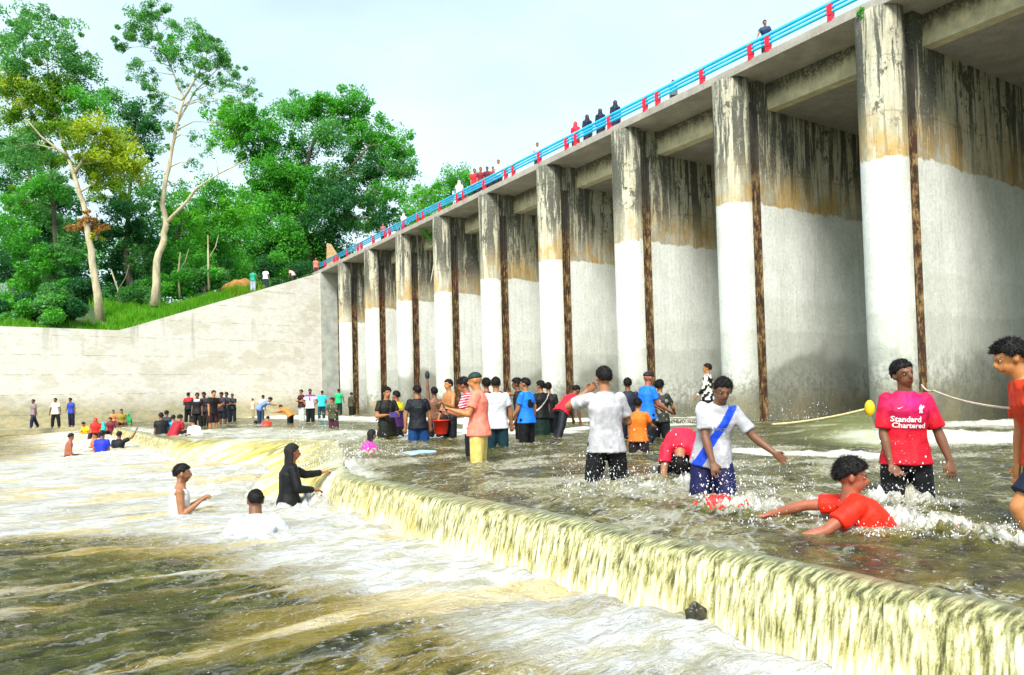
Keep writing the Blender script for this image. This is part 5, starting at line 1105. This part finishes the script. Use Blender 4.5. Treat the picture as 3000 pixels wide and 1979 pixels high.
FAR = [
 (97, 1170, 1257, 150, '#8c7c80', '#141c38', 'walk', 'n', 1.68, -.16, 'short', 'd', 'man in a grey shirt and dark jeans, leftmost on the ledge'),
 (162, 1170, 1257, 175, '#e8e2d2', '#101010', 'apart', 'wide', 1.68, -.16, 'short', 'd', 'man in an off white shirt and black trousers standing on the ledge'),
 (205, 1168, 1254, 185, '#2a44a8', '#141430', 'stand', 'n', 1.68, -.16, 'thick', 'd', 'man in a blue shirt on the ledge beside the off white shirt'),
 (252, 1174, 1246, 70, '#281820', '#402020', 'stand', 'fwd', 1.62, -.16, 'short', 'd', 'youth in dark clothes stretching both arms left'),
 (279, 1224, 1256, 200, '#e02c24', '#301010', 'sit', 'n', 1.6, 0, 'scarf_r', 'm', 'seated figure in a red headscarf and red clothes'),
 (242, 1238, 1276, 160, '#f4c410', '#c09010', 'crouch', 'hip', 1.6, LOWZ, 'thick', 'm', 'crouching person in a bright yellow top'),
 (332, 1202, 1240, 200, '#c88858', '#602828', 'sit', 'n', 1.5, 0, 'short', 'l', 'bare armed bather with a tan top in front of the ledge end'),
 (356, 1199, 1246, 210, '#a08838', '#582020', 'sit', 'n', 1.6, 0, 'short', 'l', 'bather in ochre clothes left of the green top'),
 (323, 1224, 1250, 190, '#70182c', '#401018', 'sit', 'n', 1.5, 0, 'thick', 'm', 'small child in maroon below the tan top'),
 (374, 1212, 1242, 150, '#14a050', '#104020', 'sit', 'n', 1.5, 0, 'scarf_g', 'm', 'person in a vivid green wrap at the foot of the wall'),
 (303, 1238, 1266, 20, '#18b8b0', '#107070', 'crouch', 'n', 1.55, LOWZ, 'scarf_c', 'm', 'person wrapped in turquoise behind the royal blue shirt'),
 (210, 1270, 1336, -50, None, '#401c10', 'sit', 'n', 1.45, LOWZ, 'short', 'r', 'shirtless boy with a wet brown back, lowest at the left'),
 (276, 1268, 1322, 150, '#e87838', '#d08040', 'sit', 'cross', 1.35, LOWZ, 'short', 'o', 'small child in orange huddled left of the royal blue shirt'),
 (301, 1262, 1326, 5, '#2030b8', '#101c60', 'sit', 'n', 1.66, LOWZ, 'thick', 'd', 'person in a royal blue shirt seen from behind in the pool'),
 (350, 1265, 1314, 5, '#0c1012', '#0c0c0c', 'sit', 'upR', 1.66, LOWZ, 'thick', 'd', 'man in black raising a phone to take a picture'),
 (448, 1165, 1232, -20, '#141014', '#c0b8c0', 'stand', 'n', 1.66, 0, 'short', 'd', 'figure in black and pale trousers standing alone by the wall'),
 (472, 1210, 1270, 30, '#121214', '#101014', 'sit', 'n', 1.64, 0, 'thick', 'd', 'person in black sitting at the left of the crest group'),
 (489, 1203, 1262, -10, '#2c3040', '#181c24', 'sit', 'n', 1.62, 0, 'short', 'd', 'slate shirted youth seated behind the bright cyan shirt'),
 (508, 1216, 1268, 10, '#18b0d0', '#183040', 'sit', 'n', 1.6, 0, 'short', 'm', 'person in a bright cyan shirt sitting on the weir crest'),
 (530, 1216, 1272, -15, '#a01828', '#181418', 'crouch', 'n', 1.6, 0, 'thick', 'm', 'person in a crimson top sitting between the cyan and white shirts'),
 (560, 1228, 1276, 60, '#f0eaf2', '#20102c', 'crouch', 'n', 1.62, 0, 'short', 'm', 'person in a wet white shirt crouching on the crest'),
 (552, 1151, 1240, 25, None, '#0e1014', 'stand', 'n', 1.72, 0, 'thick', 'd', 'man in a half red half black shirt, leftmost of the tall dark group'),
 (578, 1152, 1252, 195, '#141418', '#1c1a18', 'stand', 'n', 1.70, 0, 'thick', 'd', 'man in black with a white collar beside the red and black shirt'),
 (596, 1150, 1250, 170, '#24202a', '#28241e', 'lean', 'phone', 1.70, 0, 'thick', 'd', 'youth in a charcoal shirt bending over his phone'),
 (627, 1144, 1258, 200, '#160e12', '#30181a', 'stand', 'n', 1.72, 0, 'short', 'o', 'tall bare legged man in a black tee and dark shorts'),
 (648, 1150, 1246, 140, '#2c1c28', '#12141c', 'stand', 'n', 1.68, 0, 'thick', 'd', 'youth in plum dark clothes behind the tall bare legged man'),
 (663, 1150, 1240, 180, '#0e2830', '#101820', 'stand', 'n', 1.68, 0, 'thick', 'd', 'man in a dark teal shirt in the tall dark group'),
 (680, 1154, 1236, 178, '#101014', '#182028', 'stand', 'cross', 1.66, 0, 'short', 'd', 'man with folded arms at the right end of the tall dark group'),
 (739, 1168, 1226, 160, '#f0dcb8', '#a09070', 'stand', 'n', 1.35, 0, 'short', 'o', 'small child in a cream top near the wall'),
 (772, 1158, 1232, -30, '#f0f0f4', '#404858', 'lean', 'n', 1.6, 0, 'short', 'd', 'figure in white with a black strap behind the pale blue shirt'),
 (796, 1166, 1240, -75, '#7c94d0', '#283858', 'bend', 'fwd', 1.62, 0, 'thick', 'm', 'person in a pale blue printed shirt bending to the right'),
 (786, 1220, 1246, -10, '#d83c30', '#802020', 'crouch', 'n', 1.5, 0, 'short', 'o', 'person in coral red sitting low in the water'),
 (751, 1233, 1246, -40, '#503028', '#302018', 'crouch', 'n', 1.5, 0, 'short', 'd', 'bather with only a dark head above water left of the coral shirt'),
 (819, 1188, 1243, 75, '#e8843c', '#0c1018', 'bend', 'fwd', 1.5, 0, 'short', 'o', 'boy in an orange top and black shorts reaching left'),
 (882, 1142, 1234, 140, '#3c1418', '#c8ccc4', 'stand', 'cross', 1.70, 0, 'short', 'm', 'man in a maroon shirt and pale wrap with folded arms'),
 (908, 1140, 1238, 185, '#e8e4f0', '#101418', 'stand', 'hip', 1.72, 0, 'short', 'd', 'man in a white shirt with a purple scarf round his neck'),
 (944, 1145, 1228, 10, '#28c8d8', '#103840', 'stand', 'n', 1.66, 0, 'short', 'd', 'person in a pale cyan shirt seen from behind'),
 (972, 1166, 1257, 180, '#404830', '#502838', 'stand', 'n', 1.4, 0, 'thick', 'm', 'small child in mottled grey between the cyan and green shirts'),
 (992, 1140, 1222, 0, '#14b070', '#10241c', 'stand', 'wide', 1.68, 0, 'short', 'd', 'man in an emerald green tee seen from behind'),
 (1030, 1150, 1222, -20, '#3c4028', '#141414', 'stand', 'n', 1.64, 0, 'short', 'd', 'man in an olive shirt at the foot of the far piers'),
 (1148, 1362, 1366, 0, None, None, 'x', 'n', 1.6, 0, 'short', 'd', ''),
]
for i, (x, hy, wy, yw, tc_, bc, ps, ar, H_, lv, hr, sk_, lab) in enumerate(FAR):
    if ps == 'x': continue
    kw = dict(POSE[ps]); kw['aL'], kw['aR'] = arm('n' if ar == 'upR' else ar)
    if ar == 'upR': kw['aL'] = None; kw['aR'] = ((-.6, .3, .3), (-.4, .4, 1))
    hc_ = (.012, .010, .010)
    if hr.startswith('scarf'): hc_ = {'r': (.6, .05, .03), 'g': (.02, .30, .09), 'c': (.03, .45, .42)}[hr[-1]]; hr = 'scarf'
    top = 'tee' if tc_ else 'none'; shf = None
    if 'half red' in lab: top = 'tee'; shf = two('#0e1014', '#c81828', lambda s, f, z, P: (z > -.13).astype(float))
    if 'purple scarf' in lab: shf = two('#e8e4f0', '#7c2ca8', lambda s, f, z, P: ((z > -.05) | ((np.abs(s) < .02) & (f > 0) & (z > -.16))).astype(float))
    if 'white collar' in lab: shf = two('#141418', '#d8d4d0', lambda s, f, z, P: ((z > -.045) & (np.abs(s) < .07)).astype(float))
    if 'black strap' in lab: shf = two('#f0f0f4', '#101014', lambda s, f, z, P: (np.abs(s + .8 * (z + .12)) < .02).astype(float))
    rr_ = random.Random(i * 7 + 3)
    if ps == 'stand' and ar == 'n':
        kw['T2'] = (rr_.uniform(-.12, .12), rr_.uniform(-.05, .2), 1); kw['aL'] = rr_.choice([None, ((.3, .2, -1), (-.5, .8, -.1)), ((.35, -.1, -1), (.1, .1, -1)), ((.1, .3, -1), (0, .9, .4))]); kw['aR'] = rr_.choice([None, None, ((-.3, .1, -1), (.4, .6, -.5)), ((-.3, -.1, -1), (-.1, .2, -1))]); yw += rr_.uniform(-35, 35)
        kw['lL'] = ((.12, rr_.uniform(-.1, .15), -1), (.03, -.05, -1)); kw['face'] = (rr_.uniform(-.6, .6), 1, rr_.uniform(-.3, 0))
    base = -.12 if lv == -.16 else None
    person(x, hy, wy, yw, lab, H=H_, z0=lv, skin=sk_, top=top, topc=tc_ or '#000000', bot='long_shorts' if 'bare legged' in lab else 'trousers', botc=bc, hair=hr, hairc=hc_, vox=.024, group=G1, shf=shf, base=base, seed=i, build=1.1, hem=.02, **kw)
# on the bridge
G2 = 'onlookers leaning on the bridge rail'
def deck_depth(px, t): v = ray(px, 400); return t / (v.x * CA + SA)
BR = [
 (2240, 60, 178, '#1c3a5c', 'short', 'm', 'man in a dark blue patterned shirt leaning over the rail above the nearest bays', 'wideR', 0),
 (1972, 240, 175, '#585c60', 'short', 'm', 'onlooker showing only a dark head above the rail', 'n', -.62),
 (1685, 358, 160, '#e81838', 'scarf', 'm', 'child wrapped in bright red left of the three dark robed figures', 'n', -.45),
 (1720, 338, 185, '#0a1030', 'robe', 'd', 'leftmost of the three dark robed figures at the rail', 'n', -.22),
 (1758, 320, 175, '#0a1030', 'robe', 'd', 'middle one of the three dark robed figures at the rail', 'n', -.22),
 (1802, 296, 180, '#0a1030', 'robe', 'd', 'rightmost and tallest of the three dark robed figures', 'n', -.12),
 (1574, 420, 180, '#c8a8c0', 'short', 'm', 'lone person in a pale pink shirt behind the rail', 'n', -.25),
 (1390, 490, 190, '#d02030', 'short', 'm', 'person in a red patterned shirt at the left of the bridge cluster', 'n', 0),
 (1408, 492, 180, '#801828', 'short', 'm', 'person in a maroon shirt in the bridge cluster', 'n', 0),
 (1427, 490, 175, '#601424', 'short', 'd', 'dark wine shirted person at the centre of the bridge cluster', 'n', 0),
 (1444, 490, 170, '#883c2c', 'short', 'm', 'person in rust brown at the right of the bridge cluster', 'n', 0),
 (1460, 470, 180, '#e8d8e8', 'short', 'm', 'taller person in white at the right end of the bridge cluster', 'n', 0),
 (1345, 530, 180, '#f0e8e0', 'scarf_w', 'l', 'person in pale cream clothes and headscarf behind the rail', 'n', 0),
 (1182, 625, 180, '#e8d0d8', 'scarf_w', 'l', 'person in white standing behind the far rail', 'n', 0),
 (1122, 655, 180, '#906070', 'short', 'm', 'distant person in mauve behind the far rail', 'n', 0)]
for i, (x, hy, yw, c, hr, sk_, lab, ar, dz) in enumerate(BR):
    t = PT + (.1 if i == 0 else .8); d_ = deck_depth(x + 30, t)
    kw = {}; hairc = (.012, .010, .010); top = 'tee'; bot = 'trousers'
    if hr == 'robe': top = 'robe'; bot = 'none'; hairc = (.006, .009, .03); hr = 'scarf'; c = (.008, .012, .04)
    if hr == 'scarf_w': hairc = (.7, .62, .58); hr = 'scarf'
    elif hr == 'scarf' and 'red' in lab: hairc = (.75, .02, .04)
    if ar == 'wideR': kw = dict(aL=((.25, .2, -.9), (-.1, .7, -.5)), aR=((-.50, .25, -.8), (-.35, .4, -.8)), T2=(-.12, .2, 1))
    zt_deck = SOF + .245; H_ = min(1.72, max(1.15, at_d(x, hy, d_).z - zt_deck))
    J = person(x, hy, 0, yw, lab, H=H_, d=d_, skin=sk_, top=top, topc=c, bot=bot, botc='#202028', hair=hr, hairc=hairc, vox=.022, group=G2, base=zt_deck, seed=40 + i, build=1.05, **kw)
# on the bank and wall top
for (x, hy, wy, d_, yw, c, bc, lab) in [(741, 790, 845, 54.5, 0, '#10a078', '#a8b0c8', 'man in a green shirt and pale trousers on the wall top'), (778, 786, 838, 56, -15, '#f0f0fa', '#303848', 'man in a white shirt beside the green shirt on the wall top')]:
    person(x, hy, wy, yw, lab, H=1.62, d=d_, skin='d', topc=c, bot='trousers', botc=bc, vox=.026, group='people on top of the cream wall', build=1.1, aL=((.3, .1, -1), (-.1, .2, -1)), aR=((-.35, .1, -1), (-.1, .3, -1)))
person(846, 788, 815, 70, 'figure in a pale rose shirt bending at the wall top left of the bridge', H=1.5, d=58, skin='m', topc='#e8b8b8', bot='trousers', botc='#383030', vox=.026, group='people on top of the cream wall', T=(0, .3, 1), T2=(0, .8, .6))
person(925, 755, 795, 200, 'onlooker in a red and white shirt where the rail begins', H=1.6, d=60, skin='m', topc='#e07868', bot='trousers', botc='#583030', vox=.026, group='people on top of the cream wall')
person(28, 925, 955, -60, 'person in a pink shirt crouching at the far left of the wall top', H=1.5, d=46.5, skin='r', topc='#e8a0a0', bot='trousers', botc='#582828', vox=.026, group='people on top of the cream wall', T2=(0, .6, .8))
# ================================================================ THINGS HELD AND SMALL OBJECTS
M_PHONE = simple('black_glass', (.01, .01, .012), .15, bs=0)
def phone(J, q, label, dz=.06):
    c = J['hd'][q] + (J['hd'][q] - J['el'][q]).normalized() * .10; mb = MB(); f = J['Fs']; s_ = J['Ss']
    up = (ZUP * .75 + Vector((f.x, f.y, 0)) * -.0 + f * .4).normalized(); n = (f - up * f.dot(up)).normalized(); w = up.cross(n).normalized()
    mb.box(c + up * dz * .3, (.037, .005, .075), (w, n, up)); o = mb.build('phone_body', simple('phone_case', (.02, .02, .025), .4)); rt = empty('phone', c)
    o.data.transform(Matrix.Translation(-c)); o.parent = rt
    m2 = MB(); m2.box(c + up * dz * .3 - n * .0062, (.033, .0012, .069), (w, n, up)); o = m2.build('screen', M_PHONE); o.data.transform(Matrix.Translation(-c)); o.parent = rt
    tag(rt, label, 'phone', 'phones held by bathers')
phone(P7, 'L', 'phone held by the man in the salmon pink tee'); phone(P8, 'L', 'phone held by the youth in the red and white jersey')
# red bucket
def bucket(c, label, r=.16, hh=.30, tilt=(0, 0, 0)):
    rt = empty('bucket', c); rt.rotation_euler = tilt; V = []; F = []; k = 24; prof = [(r * .72, 0), (r * .74, .004), (r, hh), (r * 1.07, hh), (r * 1.07, hh - .02), (r * 1.0, hh - .02), (r * .96, hh), (r * .7, .01), (0.001, .01)]
    V = [(a * math.cos(2 * math.pi * j / k), a * math.sin(2 * math.pi * j / k), z) for a, z in prof for j in range(k)]
    for i in range(len(prof) - 1):
        for j in range(k): F.append((i * k + j, i * k + (j + 1) % k, (i + 1) * k + (j + 1) % k, (i + 1) * k + j))
    F.append(tuple(range(k))[::-1]); mesh_np('bucket_body', V, F, simple('red_plastic', '#e8301c', .35, bs=0), rt, True)
    h = MB(); h.tube([(r * math.cos(a) * 1.02, 0, hh + r * .95 * math.sin(a)) for a in [math.pi * i / 12 for i in range(13)]], .006, 6); h.build('handle', simple('wire', (.3, .3, .3), .4, 1), rt, True)
    tag(rt, label, 'bucket'); return rt
hb = P9['hd']['R']; bucket(at_d(1292, 1272, P9['d'] - .25), 'round red plastic bucket hanging at the bare chested youth\'s hand', .18, .30)
# black bag held up
c = P26['hd']['L'] + Vector((0, 0, .10)); mb = MB(); ell(mb, c, (.055, .04, .10)); 
o = mb.build('bag', simple('black_bag', (.012, .012, .014), .6), None, True); o.data.transform(Matrix.Translation(-c)); o.location = c; tag(o, 'small black bag held up high at the end of a thin arm', 'bag')
# camera at the waist of the camouflage man
c = (P18['hd']['L'] + P18['hd']['R']) / 2 + P18['Fs'] * .10; rt = empty('camera_bag', c); mb = MB(); mb.box((0, 0, 0), (.08, .05, .055)); mb.build('case', simple('violet_case', '#3c2470', .6), rt)
mb = MB(); mb.tube([(-.07, 0, .05), (-.05, .0, .2), (.0, .02, .36)], .008, 6); mb.build('strap', simple('strap_cloth', (.02, .02, .02), .7), rt); tag(rt, 'violet camera case held against the long black shirt', 'camera bag')
# red garment caught in the splash
c = at_z(2118, 1492, 0); V = []; F = []; nn = 18
for i in range(nn):
    for j in range(nn):
        a, b_ = i / (nn - 1) - .5, j / (nn - 1) - .5; V.append((a * .36, b_ * .30, .03 + .11 * math.exp(-((a + .12) ** 2 * 22 + b_ * b_ * 30)) + .05 * math.sin(a * 13 + b_ * 8) * math.cos(b_ * 17)))
for i in range(nn - 1):
    for j in range(nn - 1): F.append((i * nn + j, (i + 1) * nn + j, (i + 1) * nn + j + 1, i * nn + j + 1))
o = mesh_np('wet_cloth', V, F, simple('wet_red_cloth', '#f02c28', .4, var=.3, sc=12), smooth=True); o.location = c; o.rotation_euler = (0, 0, .3)
s_ = o.modifiers.new('s', 'SOLIDIFY'); s_.thickness = .012; tag(o, 'crumpled red cloth floating in the splash at the sash boy\'s feet', 'cloth')
# wet blue cloth at the feet of the black tee man
c = at_z(1232, 1330, 0); mb = MB(); ell(mb, (0, 0, .0), (.34, .22, .06), None, lambda S_: 1 + .18 * vn3(S_[:, 0] * 3, S_[:, 1] * 3, S_[:, 2] * 3, 3), SPHH)
o = mb.build('floating_cloth', simple('pale_blue_cloth', '#9cb8d8', .4, var=.3, sc=10), None, True); o.location = c; tag(o, 'pale blue cloth floating behind the man in blue shorts', 'cloth')
# ropes
def rope(name, pts, r, mat, label, cat='rope', sag=0):
    P = [Vector(p) for p in pts]; Q = []
    for i in range(len(P) - 1):
        for j in range(10): f = j / 10; Q.append(P[i].lerp(P[i + 1], f) - ZUP * sag * 4 * f * (1 - f))
    Q.append(P[-1]); mb = MB(); mb.tube(Q, r, 7); o = mb.build(name, mat, None, True); tag(o, label, cat); return o
M_ROPE = simple('rope_fibre', (.62, .52, .38), .8, sc=40, bs=.5)
rope('rope', [at_d(2700, 1128, 7.6), at_d(2735, 1145, 7.0), at_d(2968, 1197, 4.95)], .009, M_ROPE, 'pale rope stretched from the red jersey\'s shoulder to the orange shirt', sag=.03)
rope('hanging_wire', [at_d(2876, 140, 22.6), at_d(2850, 330, 22.5), at_d(2812, 520, 22.4)], .014, M_ROPE, 'thin pale cord hanging from the deck in the nearest bay', 'cord')
rope('hanging_wire', [at_d(1285, 690, 43), at_d(1262, 830, 43)], .03, M_ROPE, 'thin cord hanging among the far piers', 'cord')
# leaning plank where the rail begins
c = at_d(962, 752, 60.5); mb = MB(); mb.add([(-.2, -.05, -1.6), (1.6, -.05, -1.3), (.25, -.05, 1.0), (-.1, -.05, 1.1), (-.2, .05, -1.6), (1.6, .05, -1.3), (.25, .05, 1.0), (-.1, .05, 1.1)], [(0, 1, 2, 3), (7, 6, 5, 4), (0, 4, 5, 1), (1, 5, 6, 2), (2, 6, 7, 3), (3, 7, 4, 0)])
o = mb.build('plank', simple('weathered_wood', (.45, .30, .14), .85)); o.location = c; tag(o, 'tan triangular board propped at the start of the rail', 'board')
# grey hut far left
c = at_d(45, 868, 66); rt = empty('hut', c); mb = MB(); mb.box((0, 0, .2), (2.6, 2, 1.5)); mb.build('wall', simple('hut_wall', (.35, .42, .45), .9), rt)
mb = MB(); mb.add([(-3, -2.4, 1.7), (3, -2.4, 1.7), (3, 0, 2.9), (-3, 0, 2.9), (3, 2.4, 1.7), (-3, 2.4, 1.7), (-3, -2.4, 1.62), (3, -2.4, 1.62)], [(0, 1, 2, 3), (3, 2, 4, 5), (6, 7, 1, 0)]); mb.build('roof', simple('tin_roof', (.38, .40, .42), .5, .3), rt)
mb = MB(); mb.box((1.2, -2.03, .0), (.45, .03, .9)); mb.build('door', simple('hut_door', (.12, .16, .16), .8), rt); tag(rt, 'small blue grey hut half hidden behind bushes at the far left', 'hut')
# fishing net draped from a yellow float towards the bay
M_NETR = simple('net_rope', (.62, .52, .26), .8, sc=20)
def net_mat():
    m, nt, b = newmat('net_mesh'); g = N(nt, 'ShaderNodeUVMap', uv_map='flow').outputs[0]; sp = N(nt, 'ShaderNodeSeparateXYZ'); nt.links.new(g, sp.inputs[0])
    a = mth(nt, 'PINGPONG', mth(nt, 'ADD', sp.outputs[0], sp.outputs[1]), .5); c_ = mth(nt, 'PINGPONG', mth(nt, 'SUBTRACT', sp.outputs[0], sp.outputs[1]), .5)
    k = mth(nt, 'LESS_THAN', mth(nt, 'MINIMUM', a, c_), .10); nt.links.new(k, b.inputs['Alpha']); b.inputs['Base Color'].default_value = (.30, .34, .12, 1); b.inputs['Roughness'].default_value = .7; return m
A_, B_ = at_d(2548, 1196, 11.6), at_d(2262, 1244, 12.6); C_, D_ = at_z(2590, 1320, 0) + Vector((0, 0, .03)), at_z(2230, 1300, 0) + Vector((0, 0, .03))
V = []; F = []; UV = []; nu_, nv_ = 30, 16
for i in range(nu_):
    for j in range(nv_):
        a, b_ = i / (nu_ - 1), j / (nv_ - 1); p = A_.lerp(B_, a).lerp(C_.lerp(D_, a), b_) - ZUP * (.10 * math.sin(math.pi * b_) + .10 * 4 * a * (1 - a) * (1 - b_) * .4); p.z = max(p.z, .03) + .012 * math.sin(a * 40) * math.sin(b_ * 9); V.append(p); UV.append((a * 44, b_ * 24))
for i in range(nu_ - 1):
    for j in range(nv_ - 1): F.append((i * nv_ + j, (i + 1) * nv_ + j, (i + 1) * nv_ + j + 1, i * nv_ + j + 1))
nr = empty('fishing_net', A_); o = mesh_np('netting', np.array([list(v) for v in V]), F, net_mat(), nr, uv=UV); o.matrix_parent_inverse = Matrix.Translation(-A_)
mb = MB(); mb.tube([V[i * nv_] for i in range(nu_)], .018, 7); o = mb.build('head_rope', M_NETR, nr, True); o.matrix_parent_inverse = Matrix.Translation(-A_)
mb = MB(); ell(mb, A_ + Vector((.0, 0, .0)), (.075, .07, .125)); o = mb.build('float', simple('yellow_float', '#f4c010', .4, bs=0), nr, True); o.matrix_parent_inverse = Matrix.Translation(-A_)
tag(nr, 'green fishing net on a pale rope sloping down from a yellow float', 'fishing net')
# snag caught in the fall
c = at_d(2038, 1806, 4.35); mb = MB(); ell(mb, (0, 0, 0), (.055, .04, .065), None, lambda S_: 1 + .35 * vn3(S_[:, 0] * 2.2, S_[:, 1] * 2.2, S_[:, 2] * 2.2, 5), SPHH)
o = mb.build('snagged_log', simple('wet_dark_wood', (.035, .03, .018), .35, var=.7, sc=22), None, True)
vv = ray(2038, 1806); o.location = at_d(2038, 1806, 3.22 / (vv.x * CA + SA)); tag(o, 'dark wet stump caught in the lower part of the falling water', 'driftwood')
# ---------------------------------------------------------------- splashes
M_DROP, _nt, _b = newmat('spray'); _b.inputs['Base Color'].default_value = (.93, .94, .95, 1); _b.inputs['Roughness'].default_value = .25
OCT_V = np.array([(1, 0, 0), (-1, 0, 0), (0, 1, 0), (0, -1, 0), (0, 0, 1), (0, 0, -1)], float); OCT_F = np.array([(0, 2, 4), (2, 1, 4), (1, 3, 4), (3, 0, 4), (2, 0, 5), (1, 2, 5), (3, 1, 5), (0, 3, 5)])
def splash(px, py, z0, n, rx, ry, hh, s0, s1, label, d=None):
    c = at_z(px, py, z0) if d is None else at_d(px, py, d)
    a = rng.uniform(0, 2 * np.pi, n); rr = np.sqrt(rng.uniform(0, 1, n)); z = (rng.exponential(.38, n)).clip(0, 1.3) * hh * (1.15 - .7 * rr)
    P = np.stack([c.x + np.cos(a) * rr * rx, c.y + np.sin(a) * rr * ry, np.full(n, z0) + z + .01], 1)
    s = (s0 * .8 + (s1 - s0) * .8 * rng.uniform(0, 1, n) ** 4)
    st = np.stack([rng.uniform(.7, 1.2, n), rng.uniform(.7, 1.2, n), rng.uniform(.8, 2.8, n)], 1)
    V = (P[:, None, :] + OCT_V[None] * (s[:, None] * st)[:, None, :]).reshape(-1, 3); F = (OCT_F[None] + (np.arange(n) * 6)[:, None, None]).reshape(-1, 3)
    o = mesh_np('water_splash', V, F, M_DROP, smooth=True); tag(o, label, 'splash', kind='stuff')
splash(2000, 1440, 0, 1000, 1.25, .8, .5, .002, .011, 'white drops flying round the bending red shirt and the sash boy')
splash(1770, 1420, 0, 350, .5, .4, .5, .002, .010, 'white drops before the black trousers of the wet white tee')
splash(2160, 1490, 0, 600, .35, .3, .30, .002, .012, 'bursting splash over the red cloth')
splash(2640, 1490, 0, 550, .45, .35, .42, .002, .010, 'white drops round the legs of the red jersey')
splash(2480, 1535, 0, 500, .85, .30, .12, .002, .009, 'splash round the youth leaning back in the water')
splash(2760, 1560, 0, 500, .6, .25, .10, .003, .009, 'low splash at the outstretched leg')
splash(955, 1395, -.25, 1500, .75, .7, .85, .004, .016, 'tall splash where the fall breaks beside the woman in black')
splash(1100, 1335, 0, 350, .5, .4, .3, .004, .012, 'splash round the child in pink')
splash(2400, 1230, 0, 260, 2.4, 1.0, .7, .006, .02, 'scattered drops before the dark foot of the pier wall')
splash(1900, 1245, 0, 420, 2.5, .8, .5, .006, .022, 'spray along the foam before the piers')
splash(700, 1400, LOWZ, 300, 2.5, 1.2, .18, .005, .014, 'fine spray over the foam below the crest')

# ---------------------------------------------------------------- the water breaks round whatever stands in it
def disturb(obj, zl, spots):
    me = obj.data; n = len(me.vertices); P = np.empty(n * 3, dtype=np.float32); me.vertices.foreach_get('co', P); P = P.reshape(-1, 3).astype(float)
    a = me.color_attributes['Col']; C = np.empty(n * 4, dtype=np.float32); a.data.foreach_get('color', C); C = C.reshape(-1, 4)
    for (x, y, r, h, f) in spots:
        i = np.where((np.abs(P[:, 0] - x) < r * 2.6) & (np.abs(P[:, 1] - y) < r * 2.6))[0]
        if len(i) < 4: continue
        dx, dy = P[i, 0] - x, P[i, 1] - y; an_ = np.arctan2(dy, dx); d = np.hypot(dx, dy) * (1 + .28 * vn3(np.cos(an_) * 2.2 + x, np.sin(an_) * 2.2, np.full(len(i), y), 12))
        w = np.exp(-(d / r) ** 2); tex = fbm2(P[i, 0] * 19, P[i, 1] * 19, 14, 3)
        if zl > -.1: w = w * sstep(CREST + .14, CREST + .7, P[i, 0] * CA + P[i, 1] * SA)
        C[i, 0] = np.clip(np.maximum(C[i, 0], f * w * (1 + .5 * tex)), 0, 1.5)
        P[i, 2] += h * w * (.45 + 1.5 * np.maximum(tex, -.2)) + .012 * np.cos(d / r * 7) * np.exp(-(d / (r * 1.5)) ** 2)
    me.vertices.foreach_set('co', P.astype(np.float32).ravel()); a.data.foreach_set('color', C.ravel()); me.update()
up_s, lo_s = [], []
for (kl, kr, al, ar, pl, z0_, vx) in LEGS:
    lst = up_s if z0_ > -.1 else lo_s
    for (k_, a_) in ((kl, al), (kr, ar)):
        top_ = pl if k_.z < z0_ else k_; bot_ = k_ if k_.z < z0_ else a_
        if (top_.z - z0_) * (bot_.z - z0_) < 0:
            q = top_.lerp(bot_, (top_.z - z0_) / (top_.z - bot_.z)); lst.append((q.x, q.y, .15 if vx < .02 else .22, .03, .85))
    if pl.z < z0_ + .1: lst.append((pl.x, pl.y, .36, .04, .9))
def spot(px, py, z, r, h, f): c = at_z(px, py, z); return (c.x, c.y, r, h, f)
up_s += [spot(2160, 1495, 0, .28, .075, 1.1), spot(2240, 1500, 0, .26, .06, 1.1), spot(2600, 1465, 0, .2, .08, 1), spot(2690, 1475, 0, .2, .08, 1), spot(2400, 1510, 0, .2, .07, 1), spot(2600, 1530, 0, .2, .07, 1.0), spot(2740, 1550, 0, .25, .05, 1), spot(2860, 1560, 0, .22, .04, 1),
         spot(2010, 1425, 0, .3, .08, 1), spot(1900, 1440, 0, .25, .06, .9), spot(1720, 1430, 0, .22, .06, .9), spot(1820, 1425, 0, .22, .06, .9), spot(2990, 1590, 0, .22, .06, 1), spot(1060, 1335, 0, .3, .1, 1), spot(985, 1365, 0, .5, .16, 1.1), spot(940, 1350, 0, .5, .14, 1.1)]
lo_s += [spot(950, 1470, LOWZ, .5, .16, 1.2), spot(1010, 1490, LOWZ, .4, .12, 1.2), spot(880, 1440, LOWZ, .5, .14, 1.2)]
disturb(rw, 0, up_s); disturb(pw, LOWZ, lo_s)
